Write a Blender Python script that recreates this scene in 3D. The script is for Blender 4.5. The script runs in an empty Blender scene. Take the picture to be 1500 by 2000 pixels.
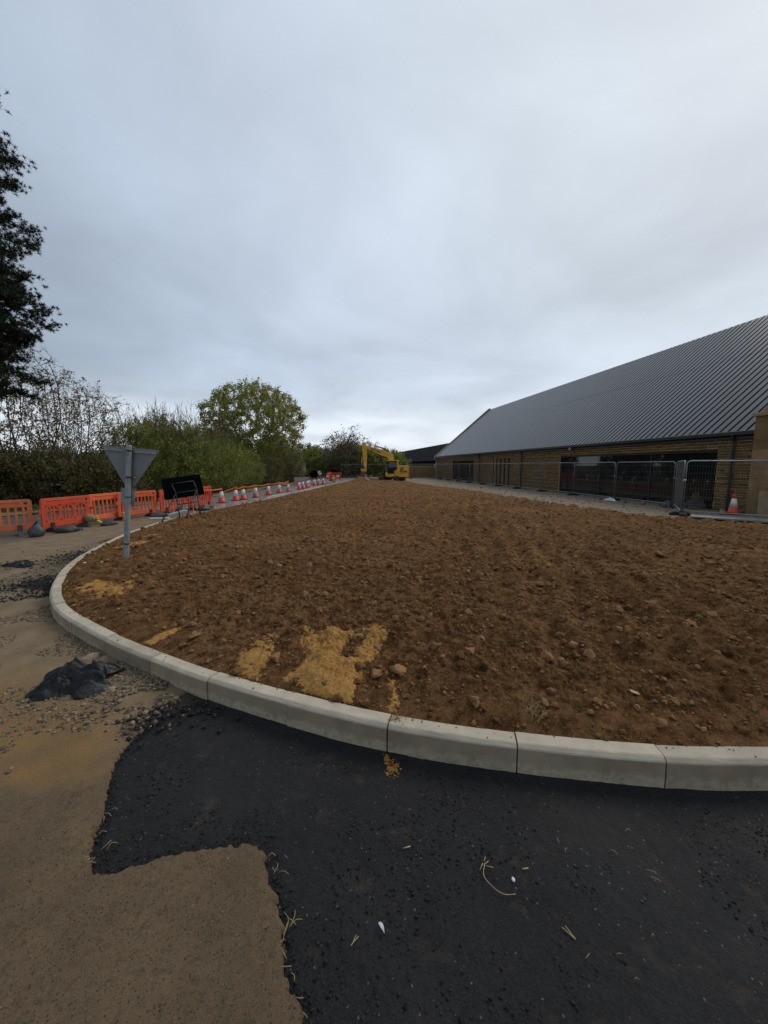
import bpy, bmesh, math, random
import numpy as np
from mathutils import Vector, Matrix

# ------------------------------------------------------------------ camera, sky, sun, exposure
scene = bpy.context.scene
COL = scene.collection
R = math.radians
rng = np.random.default_rng(7)
random.seed(7)

cam_data = bpy.data.cameras.new('camera')
cam = bpy.data.objects.new('camera', cam_data)
COL.objects.link(cam)
cam.location = (0, 0, 1.85)
cam.rotation_euler = (R(90 - 6.92), 0, 0)
cam_data.sensor_fit = 'HORIZONTAL'
cam_data.sensor_width = 36
cam_data.lens = 18.0
cam_data.clip_start = 0.05
cam_data.clip_end = 3000
scene.camera = cam

SUN_EL, SUN_AZ = R(42), R(50)            # veiled sun, ahead and to the right
world = bpy.data.worlds.new('World')
scene.world = world
world.use_nodes = True
nt = world.node_tree
nt.nodes.clear()
def N(t, kind, **kw):
    n = t.nodes.new(kind)
    for k, v in kw.items():
        setattr(n, k, v)
    return n
def ramp(t, stops, interp='LINEAR'):
    n = N(t, 'ShaderNodeValToRGB')
    e = n.color_ramp.elements
    n.color_ramp.interpolation = interp
    e[0].position, e[0].color = stops[0][0], (*stops[0][1], 1)
    e[1].position, e[1].color = stops[-1][0], (*stops[-1][1], 1)
    for p, c in stops[1:-1]:
        x = e.new(p); x.color = (*c, 1)
    return n
def math_node(t, op, a, b=None, clamp=False):
    n = N(t, 'ShaderNodeMath', operation=op)
    n.use_clamp = clamp
    for i, v in enumerate((a, b)):
        if v is None: continue
        if isinstance(v, (int, float)): n.inputs[i].default_value = v
        else: t.links.new(v, n.inputs[i])
    return n.outputs[0]
L = nt.links.new
sky = N(nt, 'ShaderNodeTexSky', sky_type='NISHITA')
sky.sun_disc = False
sky.sun_elevation = SUN_EL
sky.sun_rotation = SUN_AZ
bg_sky = N(nt, 'ShaderNodeBackground'); bg_sky.inputs[1].default_value = 0.1
L(sky.outputs[0], bg_sky.inputs[0])
tc = N(nt, 'ShaderNodeTexCoord')
sep = N(nt, 'ShaderNodeSeparateXYZ'); L(tc.outputs['Generated'], sep.inputs[0])
zc = math_node(nt, 'ADD', math_node(nt, 'MAXIMUM', sep.outputs[2], 0.0), 0.16)
px = math_node(nt, 'DIVIDE', sep.outputs[0], zc); py = math_node(nt, 'DIVIDE', sep.outputs[1], zc)
cmb = N(nt, 'ShaderNodeCombineXYZ'); L(px, cmb.inputs[0]); L(py, cmb.inputs[1])
n1 = N(nt, 'ShaderNodeTexNoise'); n1.inputs['Scale'].default_value = 1.05; n1.inputs['Detail'].default_value = 5
n1.inputs['Roughness'].default_value = 0.5; n1.inputs['Distortion'].default_value = 0.35
L(cmb.outputs[0], n1.inputs['Vector'])
n2 = N(nt, 'ShaderNodeTexNoise'); n2.inputs['Scale'].default_value = 3.6; n2.inputs['Detail'].default_value = 6
n2.inputs['Roughness'].default_value = 0.55
L(tc.outputs['Generated'], n2.inputs['Vector'])
elev = math_node(nt, 'ADD', sep.outputs[2], math_node(nt, 'MULTIPLY', math_node(nt, 'SUBTRACT', n2.outputs[0], 0.5), 0.14))
sd_ = N(nt, 'ShaderNodeVectorMath', operation='DOT_PRODUCT'); L(tc.outputs['Generated'], sd_.inputs[0])
sd_.inputs[1].default_value = (math.cos(SUN_EL) * math.sin(SUN_AZ), math.cos(SUN_EL) * math.cos(SUN_AZ), math.sin(SUN_EL))
glow = math_node(nt, 'ADD', math_node(nt, 'MULTIPLY', sd_.outputs['Value'], .5), .5)        # overcast is brightest around the veiled sun
cr = ramp(nt, [(0.0, (.27, .33, .41)), (.45, (.30, .365, .45)), (.60, (.375, .45, .545)), (.72, (.49, .575, .69)), (.86, (.585, .66, .765)), (1.0, (.65, .715, .775))])
L(glow, cr.inputs[0])
gapf = ramp(nt, [(0.0, (.95,) * 3), (.10, (.85,) * 3), (.16, (.15,) * 3), (.24, (0,) * 3)]); L(elev, gapf.inputs[0])   # cloud base lifts off the horizon
gm = N(nt, 'ShaderNodeMix', data_type='RGBA'); L(gapf.outputs[0], gm.inputs[0]); L(cr.outputs[0], gm.inputs[6]); gm.inputs[7].default_value = (.80, .86, .93, 1)
mod = math_node(nt, 'ADD', math_node(nt, 'MULTIPLY', n1.outputs[0], 0.9), 0.565)
mulc = N(nt, 'ShaderNodeVectorMath', operation='SCALE'); L(gm.outputs[2], mulc.inputs[0]); L(mod, mulc.inputs['Scale'])
bg_cl = N(nt, 'ShaderNodeBackground'); L(mulc.outputs[0], bg_cl.inputs[0]); bg_cl.inputs[1].default_value = 1.0
mx = N(nt, 'ShaderNodeMixShader'); mx.inputs[0].default_value = 0.93
L(bg_sky.outputs[0], mx.inputs[1]); L(bg_cl.outputs[0], mx.inputs[2])
wo = N(nt, 'ShaderNodeOutputWorld'); L(mx.outputs[0], wo.inputs[0])

sun_d = bpy.data.lights.new('sun', 'SUN'); sun_d.energy = 1.4; sun_d.angle = R(30); sun_d.color = (1, .94, .85)
sun = bpy.data.objects.new('sun', sun_d); COL.objects.link(sun)
sun.rotation_euler = Vector((-math.cos(SUN_EL) * math.sin(SUN_AZ), -math.cos(SUN_EL) * math.cos(SUN_AZ), -math.sin(SUN_EL))).to_track_quat('-Z', 'Y').to_euler()
scene.view_settings.view_transform = 'Standard'
scene.view_settings.look = 'None'
scene.view_settings.exposure = 0.08
scene.view_settings.gamma = 1.0

# ------------------------------------------------------------------ helpers
def empty(name, loc=(0, 0, 0), rz=0.0):
    o = bpy.data.objects.new(name, None); COL.objects.link(o)
    o.empty_display_size = 0.1
    o.location = loc; o.rotation_euler = (0, 0, rz)
    return o
def tag(o, label=None, cat=None, group=None, kind=None):
    if label: o['label'] = label
    if cat: o['category'] = cat
    if group: o['group'] = group
    if kind: o['kind'] = kind
    return o
def thing(name, label, cat, loc=(0, 0, 0), rz=0.0, group=None):
    return tag(empty(name, loc, rz), label, cat, group)
def raw_mesh(name, V, F, mats, smooth=False, attrs=None):
    me = bpy.data.meshes.new(name)
    if isinstance(F, np.ndarray):
        V = np.asarray(V, dtype=np.float32); k = F.shape[1]; nf = len(F)
        me.vertices.add(len(V)); me.vertices.foreach_set('co', V.ravel())
        me.loops.add(nf * k); me.loops.foreach_set('vertex_index', F.astype(np.int32).ravel())
        me.polygons.add(nf)
        me.polygons.foreach_set('loop_start', np.arange(0, nf * k, k, dtype=np.int32))
        me.polygons.foreach_set('loop_total', np.full(nf, k, dtype=np.int32))
    else:
        me.from_pydata([tuple(v) for v in V], [], F)
    if attrs:
        for an, av in attrs.items():
            a = me.attributes.new(an, 'FLOAT', 'POINT'); a.data.foreach_set('value', np.asarray(av, np.float32).ravel())
    me.update(calc_edges=True)
    if smooth:
        me.polygons.foreach_set('use_smooth', np.ones(len(me.polygons), dtype=bool))
    for m in (mats if isinstance(mats, (list, tuple)) else [mats]):
        me.materials.append(m)
    return me
def link(name, me, parent=None, loc=None, rot=None):
    o = bpy.data.objects.new(name, me); COL.objects.link(o)
    if parent: o.parent = parent
    if loc is not None: o.location = loc
    if rot is not None: o.rotation_euler = rot
    return o
def copy_tree(o, parent=None):
    c = o.copy(); COL.objects.link(c); c.parent = parent
    for ch in o.children: copy_tree(ch, c)
    return c
def unit(v): return v / (np.linalg.norm(v, axis=-1, keepdims=True) + 1e-9)
class B:
    def __init__(s): s.v = []; s.f = []
    def add(s, vs, fs):
        k = len(s.v); s.v += [tuple(v) for v in vs]; s.f += [tuple(i + k for i in f) for f in fs]; return s
    def box(s, c, d, M=None):
        x, y, z = d[0] / 2, d[1] / 2, d[2] / 2
        vs = [Vector((a * x, b * y, e * z)) for e in (-1, 1) for a, b in ((-1, -1), (1, -1), (1, 1), (-1, 1))]
        if M is not None: vs = [M @ v for v in vs]
        c = Vector(c)
        return s.add([v + c for v in vs], [(3, 2, 1, 0), (4, 5, 6, 7), (0, 1, 5, 4), (1, 2, 6, 5), (2, 3, 7, 6), (3, 0, 4, 7)])
    def bx(s, a, b):
        return s.box([(a[i] + b[i]) / 2 for i in range(3)], [abs(b[i] - a[i]) for i in range(3)])
    def cyl(s, p0, p1, r0, r1=None, n=10, caps=True):
        p0, p1 = Vector(p0), Vector(p1); r1 = r0 if r1 is None else r1
        q = (p1 - p0).to_track_quat('Z', 'Y')
        vs = []
        for p, r in ((p0, r0), (p1, r1)):
            for i in range(n):
                a = 2 * math.pi * i / n
                vs.append(p + q @ Vector((r * math.cos(a), r * math.sin(a), 0)))
        fs = [(i, (i + 1) % n, n + (i + 1) % n, n + i) for i in range(n)]
        if caps: fs += [tuple(range(n - 1, -1, -1)), tuple(range(n, 2 * n))]
        return s.add(vs, fs)
    def tube(s, pts, r, n=8):
        pts = [Vector(p) for p in pts]
        rings = []
        for i, p in enumerate(pts):
            t = (pts[min(i + 1, len(pts) - 1)] - pts[max(i - 1, 0)]).normalized()
            q = t.to_track_quat('Z', 'Y')
            rr = r[i] if isinstance(r, (list, tuple)) else r
            rings.append([p + q @ Vector((rr * math.cos(2 * math.pi * k / n), rr * math.sin(2 * math.pi * k / n), 0)) for k in range(n)])
        k = len(s.v)
        vs = [v for rg in rings for v in rg]
        fs = []
        for i in range(len(pts) - 1):
            for j in range(n):
                fs.append((i * n + j, i * n + (j + 1) % n, (i + 1) * n + (j + 1) % n, (i + 1) * n + j))
        fs += [tuple(range(n - 1, -1, -1)), tuple(range((len(pts) - 1) * n, len(pts) * n))]
        return s.add(vs, fs)
    def prism(s, poly, y0, y1):                      # poly in the x-z plane, extruded along y
        n = len(poly)
        vs = [(x, y0, z) for x, z in poly] + [(x, y1, z) for x, z in poly]
        fs = [tuple(range(n)), tuple(range(2 * n - 1, n - 1, -1))] + [(i, n + i, n + (i + 1) % n, (i + 1) % n) for i in range(n)]
        return s.add(vs, fs)
    def lathe(s, prof, n=20):
        vs = [(r * math.cos(2 * math.pi * k / n), r * math.sin(2 * math.pi * k / n), z) for r, z in prof for k in range(n)]
        fs = [(i * n + j, i * n + (j + 1) % n, (i + 1) * n + (j + 1) % n, (i + 1) * n + j) for i in range(len(prof) - 1) for j in range(n)]
        fs += [tuple(range(n - 1, -1, -1)), tuple(range((len(prof) - 1) * n, len(prof) * n))]
        return s.add(vs, fs)
    def mesh(s, name, mat, bevel=0.0, smooth=False):
        me = raw_mesh(name, s.v, s.f, mat)
        bm = bmesh.new(); bm.from_mesh(me)
        bmesh.ops.recalc_face_normals(bm, faces=bm.faces)
        if bevel > 0:
            es = [e for e in bm.edges if len(e.link_faces) == 2 and e.calc_face_angle(0) > 0.5]
            bmesh.ops.bevel(bm, geom=es, offset=bevel, segments=2, profile=0.5, affect='EDGES', clamp_overlap=True)
        bm.to_mesh(me); bm.free()
        if smooth:
            me.polygons.foreach_set('use_smooth', np.ones(len(me.polygons), dtype=bool))
        return me
    def build(s, name, mat, parent=None, bevel=0.0, smooth=False, loc=None, rot=None):
        return link(name, s.mesh(name, mat, bevel, smooth), parent, loc, rot)

# --- numpy noise
_perm = rng.permutation(512)
_val = rng.random(512)
def vnoise(x, y, seed=0):
    xi = np.floor(x).astype(np.int64); yi = np.floor(y).astype(np.int64)
    fx = x - xi; fy = y - yi
    fx = fx * fx * fx * (fx * (fx * 6 - 15) + 10); fy = fy * fy * fy * (fy * (fy * 6 - 15) + 10)
    def h(a, b): return _val[(_perm[(_perm[(a + seed * 57) & 511] + b) & 511])]
    return (h(xi, yi) * (1 - fx) + h(xi + 1, yi) * fx) * (1 - fy) + (h(xi, yi + 1) * (1 - fx) + h(xi + 1, yi + 1) * fx) * fy
def fbm(x, y, f, octv=4, seed=0, gain=0.5):
    a, t, s = 1.0, 0.0, 0.0
    for o in range(octv):
        c, sn = math.cos(o * 1.1), math.sin(o * 1.1)
        t = t + a * (vnoise((x * c - y * sn) * f + 17.3 * o, (x * sn + y * c) * f + 5.1 * o, seed + o) - 0.5); s += a
        a *= gain; f *= 2.03
    return t / s * 2                                     # about -1..1
def inpoly(x, y, poly):
    ins = np.zeros(x.shape, bool); n = len(poly)
    for i in range(n):
        x0, y0 = poly[i]; x1, y1 = poly[(i + 1) % n]
        if y0 == y1: continue
        c = ((y0 > y) != (y1 > y)) & (x < (x1 - x0) * (y - y0) / (y1 - y0) + x0)
        ins ^= c
    return ins
def pdist(x, y, pts, closed=False):
    d = np.full(x.shape, 1e9); n = len(pts)
    for i in range(n if closed else n - 1):
        ax, ay = pts[i]; bx, by = pts[(i + 1) % n]
        ux, uy = bx - ax, by - ay; q = ux * ux + uy * uy + 1e-12
        t = np.clip(((x - ax) * ux + (y - ay) * uy) / q, 0, 1)
        d = np.minimum(d, (x - ax - t * ux) ** 2 + (y - ay - t * uy) ** 2)
    return np.sqrt(d)
def sdist(x, y, poly):
    d = pdist(x, y, poly, True)
    return np.where(inpoly(x, y, poly), d, -d)           # positive inside
def sstep(a, b, x):
    t = np.clip((x - a) / (b - a), 0, 1); return t * t * (3 - 2 * t)
def polar(r0, r1, nr, t0, t1, ntt):                     # a fan-shaped sheet, finer where it is nearer
    r = np.exp(np.linspace(math.log(r0), math.log(r1), nr)); t = np.radians(np.linspace(t0, t1, ntt))
    rr, tt = np.meshgrid(r, t, indexing='ij')
    return rr * np.sin(tt), rr * np.cos(tt)
def grid_faces(mask, nr, ntt):
    idx = np.arange(nr * ntt).reshape(nr, ntt)
    f = np.stack([idx[:-1, :-1], idx[:-1, 1:], idx[1:, 1:], idx[1:, :-1]], -1)
    m = mask[:-1, :-1] & mask[:-1, 1:] & mask[1:, 1:] & mask[1:, :-1]
    f = f[m]
    used = np.unique(f); remap = np.full(nr * ntt, -1); remap[used] = np.arange(len(used))
    return remap[f][:, ::-1], used

# ------------------------------------------------------------------ materials
def new_mat(name):
    m = bpy.data.materials.new(name); m.use_nodes = True
    t = m.node_tree; b = t.nodes['Principled BSDF']
    return m, t, b
def noise(t, scale, detail=4, rough=0.55, vec=None, kind='FAC', w=None):
    n = N(t, 'ShaderNodeTexNoise')
    n.inputs['Scale'].default_value = scale; n.inputs['Detail'].default_value = detail; n.inputs['Roughness'].default_value = rough
    if vec is not None: t.links.new(vec, n.inputs['Vector'])
    return n.outputs[0]
def mixc(t, fac, a, b, mode='MIX'):
    n = N(t, 'ShaderNodeMix', data_type='RGBA', blend_type=mode)
    for sock, v in ((n.inputs[0], fac), (n.inputs[6], a), (n.inputs[7], b)):
        if isinstance(v, (int, float)): sock.default_value = v
        elif isinstance(v, tuple): sock.default_value = (*v, 1)
        else: t.links.new(v, sock)
    return n.outputs[2]
def maprange(t, v, a, b, c=0.0, d=1.0):
    n = N(t, 'ShaderNodeMapRange'); n.inputs[1].default_value = a; n.inputs[2].default_value = b
    n.inputs[3].default_value = c; n.inputs[4].default_value = d
    t.links.new(v, n.inputs[0]); return n.outputs[0]
def bump(t, b, h, strength=0.4, dist=0.01, prev=None):
    n = N(t, 'ShaderNodeBump'); n.inputs['Strength'].default_value = strength; n.inputs['Distance'].default_value = dist
    t.links.new(h, n.inputs['Height'])
    if prev is not None: t.links.new(prev, n.inputs['Normal'])
    t.links.new(n.outputs[0], b.inputs['Normal']); return n.outputs[0]
def pos(t):
    return N(t, 'ShaderNodeNewGeometry').outputs['Position']
def obco(t):
    return N(t, 'ShaderNodeTexCoord').outputs['Object']
def attr(t, name):
    return N(t, 'ShaderNodeAttribute', attribute_name=name).outputs['Fac']
def pm(name, c1, c2=None, scale=6, rough=.6, metal=0, bmp=0, bscale=60, bdist=.004, spec=.5, rnd=0, detail=5, lo=.35, hi=.65, world=False):
    m, t, b = new_mat(name)
    v = pos(t) if world else obco(t)
    c2 = c2 or tuple(x * .8 for x in c1)
    col = mixc(t, maprange(t, noise(t, scale, detail, .6, v), lo, hi), c1, c2)
    if rnd:
        oi = N(t, 'ShaderNodeObjectInfo')
        col = mixc(t, 1.0, col, mixc(t, oi.outputs['Random'], (1 - rnd,) * 3, (1 + rnd,) * 3), 'MULTIPLY')
    t.links.new(col, b.inputs['Base Color'])
    b.inputs['Roughness'].default_value = rough; b.inputs['Metallic'].default_value = metal
    b.inputs['Specular IOR Level'].default_value = spec
    if bmp: bump(t, b, noise(t, bscale, 6, .6, v), bmp, bdist)
    return m

def soil_mat():
    m, t, b = new_mat('soil'); v = pos(t)
    a = maprange(t, noise(t, 0.8, 6, .7, v), .38, .64)
    c = mixc(t, a, (.182, .088, .036), (.295, .152, .066))
    c = mixc(t, maprange(t, noise(t, 9, 7, .7, v), .40, .62), c, (.075, .034, .0125))
    c = mixc(t, maprange(t, noise(t, 70, 4, .6, v), .55, .75), c, (.34, .20, .092))
    vor = N(t, 'ShaderNodeTexVoronoi'); vor.inputs['Scale'].default_value = 26; t.links.new(v, vor.inputs['Vector'])
    c = mixc(t, maprange(t, vor.outputs['Distance'], .0, .06, .6, 0.), c, (.36, .22, .10))
    t.links.new(c, b.inputs['Base Color']); b.inputs['Roughness'].default_value = .95; b.inputs['Specular IOR Level'].default_value = .04
    p = bump(t, b, noise(t, 30, 10, .75, v), 1.0, .05)
    bump(t, b, noise(t, 150, 5, .7, v), .8, .012, p)
    return m
def sand_mat():
    m, t, b = new_mat('builders_sand'); v = pos(t)
    c = mixc(t, maprange(t, noise(t, 7, 6, .6, v), .35, .7), (.40, .215, .062), (.31, .155, .042))
    c = mixc(t, maprange(t, noise(t, 45, 5, .7, v), .52, .68), c, (.15, .07, .026))
    t.links.new(c, b.inputs['Base Color']); b.inputs['Roughness'].default_value = .95; b.inputs['Specular IOR Level'].default_value = .15
    bump(t, b, noise(t, 60, 7, .7, v), .7, .02)
    return m
def tarmac_mat():
    m, t, b = new_mat('new_tarmac'); v = pos(t)
    vor = N(t, 'ShaderNodeTexVoronoi'); vor.inputs['Scale'].default_value = 150; vor.inputs['Randomness'].default_value = 1
    t.links.new(v, vor.inputs['Vector'])
    vs = N(t, 'ShaderNodeSeparateColor'); t.links.new(vor.outputs['Color'], vs.inputs[0])
    c = mixc(t, vs.outputs[0], (.0085, .0080, .0083), (.0215, .0205, .0212))
    c = mixc(t, maprange(t, noise(t, 1.3, 6, .65, v), .5, .76, 0, .6), c, (.036, .033, .031))
    c = mixc(t, maprange(t, noise(t, 4.5, 6, .7, v), .57, .74, 0, .7), c, (.066, .053, .040))
    c = mixc(t, maprange(t, vs.outputs[1], .9955, .9965, 0, .55), c, (.20, .19, .17))
    v2 = N(t, 'ShaderNodeTexVoronoi'); v2.inputs['Scale'].default_value = 55; t.links.new(v, v2.inputs['Vector'])
    s2 = N(t, 'ShaderNodeSeparateColor'); t.links.new(v2.outputs['Color'], s2.inputs[0])
    c = mixc(t, math_node(t, 'MULTIPLY', maprange(t, s2.outputs[2], .992, .995, 0, 1), maprange(t, v2.outputs['Distance'], .10, .16, .8, 0)), c, (.17, .13, .09))
    t.links.new(c, b.inputs['Base Color'])
    t.links.new(maprange(t, noise(t, 2.2, 4, .6, v), .3, .7, .5, .8), b.inputs['Roughness']); b.inputs['Specular IOR Level'].default_value = .2
    p = bump(t, b, vs.outputs[2], .7, .007)
    p = bump(t, b, noise(t, 70, 8, .8, v), .8, .012, p)
    bump(t, b, noise(t, 10, 7, .7, v), .7, .04, p)
    return m
def road_mat():
    m, t, b = new_mat('old_road'); v = pos(t)
    vor = N(t, 'ShaderNodeTexVoronoi'); vor.inputs['Scale'].default_value = 210; t.links.new(v, vor.inputs['Vector'])
    vs = N(t, 'ShaderNodeSeparateColor'); t.links.new(vor.outputs['Color'], vs.inputs[0])
    sandm, wet, near, chips = attr(t, 'sand'), attr(t, 'wet'), attr(t, 'near'), attr(t, 'chips')
    grey = mixc(t, maprange(t, noise(t, 1.7, 6, .65, v), .35, .65), (.125, .108, .09), (.175, .15, .12))
    brown = mixc(t, maprange(t, noise(t, 2.4, 6, .65, v), .35, .68), (.225, .155, .090), (.155, .105, .061))
    brown = mixc(t, maprange(t, noise(t, 30, 5, .7, v), .5, .72, 0, .6), brown, (.075, .051, .031))
    c = mixc(t, near, grey, brown)
    c = mixc(t, maprange(t, vs.outputs[0], .0, 1, 0, .3), c, (.05, .04, .03))
    fleck = maprange(t, vs.outputs[1], .975, .985, 0, .6)
    c = mixc(t, fleck, c, (.22, .165, .11))
    fl2 = maprange(t, vs.outputs[2], .95, .97, 0, .7)
    c = mixc(t, fl2, c, (.022, .015, .010))
    sa = maprange(t, math_node(t, 'ADD', sandm, math_node(t, 'MULTIPLY', math_node(t, 'SUBTRACT', noise(t, 5, 7, .7, v), .5), 1.1)), .3, .85, 0, .92)
    sandc = mixc(t, maprange(t, noise(t, 3, 5, .6, v), .35, .65), (.30, .178, .068), (.225, .142, .068))
    och = attr(t, 'ochre')
    sandc = mixc(t, och, mixc(t, maprange(t, noise(t, 3.3, 5, .6, v), .35, .65), (.31, .228, .14), (.22, .162, .10)), sandc)
    c = mixc(t, sa, c, sandc)
    dk = maprange(t, math_node(t, 'ADD', chips, math_node(t, 'MULTIPLY', math_node(t, 'SUBTRACT', noise(t, 9, 7, .75, v), .5), 1.6)), .45, .7, 0, .9)
    c = mixc(t, dk, c, (.028, .026, .027))
    wt = maprange(t, math_node(t, 'ADD', wet, math_node(t, 'MULTIPLY', math_node(t, 'SUBTRACT', noise(t, .7, 4, .6, v), .5), .7)), .35, .65)
    c = mixc(t, math_node(t, 'MULTIPLY', wt, .7), c, (.27, .265, .26))  # sky sheen on the wet stretch, painted as a paler base colour
    t.links.new(c, b.inputs['Base Color'])
    t.links.new(maprange(t, wt, 0, 1, .85, .26), b.inputs['Roughness'])
    t.links.new(maprange(t, wt, 0, 1, .12, .9), b.inputs['Specular IOR Level'])
    st = N(t, 'ShaderNodeBump'); st.inputs['Distance'].default_value = .009
    t.links.new(maprange(t, wt, 0, 1, .9, .05), st.inputs['Strength'])
    hh = math_node(t, 'ADD', vs.outputs[0], math_node(t, 'MULTIPLY', noise(t, 40, 9, .8, v), 2.5)); t.links.new(hh, st.inputs['Height'])
    t.links.new(st.outputs[0], b.inputs['Normal'])
    return m
def concrete_mat():
    m, t, b = new_mat('kerb_concrete'); v = pos(t)
    oi = N(t, 'ShaderNodeObjectInfo')
    c = mixc(t, maprange(t, noise(t, 5, 6, .65, v), .35, .65), (.46, .40, .305), (.36, .31, .235))
    c = mixc(t, maprange(t, noise(t, 120, 3, .6, v), .56, .70, 0, .5), c, (.36, .29, .20))
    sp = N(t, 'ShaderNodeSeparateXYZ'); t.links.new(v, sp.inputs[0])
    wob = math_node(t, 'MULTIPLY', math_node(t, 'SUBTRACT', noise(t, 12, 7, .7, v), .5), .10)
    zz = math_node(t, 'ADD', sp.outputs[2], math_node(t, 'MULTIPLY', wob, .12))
    face_mask = maprange(t, zz, .158, .168, .92, 0)              # darker, browner tone on the face below the arris
    face_tone = mixc(t, maprange(t, noise(t, 3.2, 6, .65, v), .35, .65), (.20, .158, .10), (.31, .25, .17))
    c = mixc(t, face_mask, c, face_tone)
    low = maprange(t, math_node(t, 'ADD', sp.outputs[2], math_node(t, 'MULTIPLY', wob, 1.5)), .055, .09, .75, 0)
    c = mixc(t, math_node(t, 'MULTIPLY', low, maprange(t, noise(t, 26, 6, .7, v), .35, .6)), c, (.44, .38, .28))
    c = mixc(t, maprange(t, noise(t, 7.5, 6, .7, v), .66, .74, 0, .5), c, (.30, .17, .075))
    c = mixc(t, 1.0, c, mixc(t, oi.outputs['Random'], (.86,) * 3, (1.08,) * 3), 'MULTIPLY')
    t.links.new(c, b.inputs['Base Color']); b.inputs['Roughness'].default_value = .88; b.inputs['Specular IOR Level'].default_value = .15
    bump(t, b, noise(t, 85, 7, .7, v), .45, .007)
    return m
def leaf_mat(name, c1, c2, c3, trans=.35):
    m, t, b = new_mat(name); v = pos(t)
    at = attr(t, 'shade')
    c = mixc(t, at, c1, c2)
    c = mixc(t, maprange(t, noise(t, .9, 4, .6, v), .45, .7), c, c3)
    t.links.new(c, b.inputs['Base Color']); b.inputs['Roughness'].default_value = .65; b.inputs['Specular IOR Level'].default_value = .25
    tr = N(t, 'ShaderNodeBsdfTranslucent'); t.links.new(c, tr.inputs[0])
    mix = N(t, 'ShaderNodeMixShader'); mix.inputs[0].default_value = trans
    t.links.new(b.outputs[0], mix.inputs[1]); t.links.new(tr.outputs[0], mix.inputs[2])
    t.links.new(mix.outputs[0], t.nodes['Material Output'].inputs[0])
    return m
def stone_col_mat(name, a, bcol, c3, rough=.85):
    m, t, b = new_mat(name); v = pos(t)
    c = mixc(t, attr(t, 'shade'), a, bcol)
    c = mixc(t, maprange(t, noise(t, 60, 4, .6, v), .5, .7, 0, .6), c, c3)
    t.links.new(c, b.inputs['Base Color']); b.inputs['Roughness'].default_value = rough; b.inputs['Specular IOR Level'].default_value = .08
    bump(t, b, noise(t, 90, 6, .7, v), .8, .01)
    return m
def brick_mat():
    m, t, b = new_mat('ironstone'); v = pos(t)
    oi = N(t, 'ShaderNodeObjectInfo')
    at = N(t, 'ShaderNodeAttribute', attribute_name='shade').outputs['Fac']
    k = math_node(t, 'FRACT', math_node(t, 'ADD', oi.outputs['Random'], at))
    r = ramp(t, [(0, (.080, .049, .023)), (.35, (.125, .077, .034)), (.7, (.19, .12, .053)), (1, (.065, .042, .023))])
    t.links.new(k, r.inputs[0])
    c = mixc(t, maprange(t, noise(t, 22, 6, .65, v), .4, .7, 0, .7), r.outputs[0], (.075, .047, .024))
    t.links.new(c, b.inputs['Base Color']); b.inputs['Roughness'].default_value = .9; b.inputs['Specular IOR Level'].default_value = .2
    bump(t, b, noise(t, 60, 6, .7, v), .6, .012)
    return m

M = {}
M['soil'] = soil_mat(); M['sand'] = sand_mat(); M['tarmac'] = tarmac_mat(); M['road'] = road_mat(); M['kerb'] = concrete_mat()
M['clod'] = stone_col_mat('soil_clod', (.115, .056, .022), (.28, .155, .068), (.090, .044, .017), .95)
M['gravel'] = stone_col_mat('gravel_stone', (.085, .072, .058), (.30, .225, .145), (.06, .048, .036))
M['crumb'] = stone_col_mat('tarmac_crumb', (.012, .012, .013), (.038, .036, .037), (.06, .052, .045), .7)
M['path'] = pm('crushed_stone', (.235, .185, .13), (.16, .125, .088), 3, .92, bmp=.9, bscale=45, bdist=.02, spec=.2, world=True)
M['grass'] = pm('verge_grass_soil', (.055, .062, .022), (.075, .058, .035), 1.1, .95, bmp=.8, bscale=25, bdist=.03, spec=.15, world=True)
M['field'] = pm('field', (.060, .085, .026), (.075, .08, .035), .05, .95, spec=.1, world=True)
M['verge_dirt'] = pm('verge_dirt', (.205, .155, .10), (.13, .098, .062), 2.2, .95, bmp=.8, bscale=30, bdist=.02, spec=.15, world=True)
M['galv'] = pm('galvanised_steel', (.33, .335, .33), (.22, .225, .225), 16, .5, .6, bmp=.08, bscale=90, spec=.4)
M['post'] = pm('weathered_grey_post', (.255, .285, .285), (.16, .165, .15), 9, .6, .25, bmp=.2, bscale=120, lo=.42, hi=.7)
M['signback'] = pm('sign_back_aluminium', (.205, .212, .215), (.150, .155, .158), 4, .5, .55, spec=.4)
M['black'] = pm('black_painted_board', (.0028, .0028, .003), (.004, .004, .0045), 6, .9, spec=.03)
M['blackmetal'] = pm('black_steel_tube', (.02, .018, .018), (.03, .026, .026), 14, .45, .3)
M['orange'] = pm('orange_plastic', (.66, .115, .035), (.50, .095, .036), 5, .5, bmp=.08, bscale=40, spec=.4, rnd=.12)
M['red_orange'] = pm('red_orange_plastic', (.62, .072, .026), (.46, .062, .028), 5, .5, bmp=.08, bscale=40, spec=.4, rnd=.1)
M['pale_orange'] = pm('faded_orange_plastic', (.64, .16, .06), (.50, .125, .05), 5, .6, bmp=.08, bscale=40, spec=.35, rnd=.1)
M['rubber'] = pm('black_rubber', (.022, .022, .023), (.04, .038, .036), 12, .8, bmp=.25, bscale=70, spec=.25)
M['greyrub'] = pm('dusty_rubber', (.075, .072, .068), (.05, .047, .045), 9, .85, bmp=.3, bscale=60, spec=.2)
M['yellow_foot'] = pm('yellow_plastic_foot', (.50, .34, .03), (.36, .25, .04), 9, .6)
M['white_tape'] = pm('white_reflective_sleeve', (.70, .70, .70), (.58, .57, .55), 9, .4)
M['cone_red'] = pm('cone_red_plastic', (.66, .055, .022), (.54, .05, .022), 6, .5)
M['poly'] = pm('black_polythene', (.0042, .0043, .0048), (.008, .0078, .0075), 7, .42, bmp=.5, bscale=22, bdist=.02, spec=.32)
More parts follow.
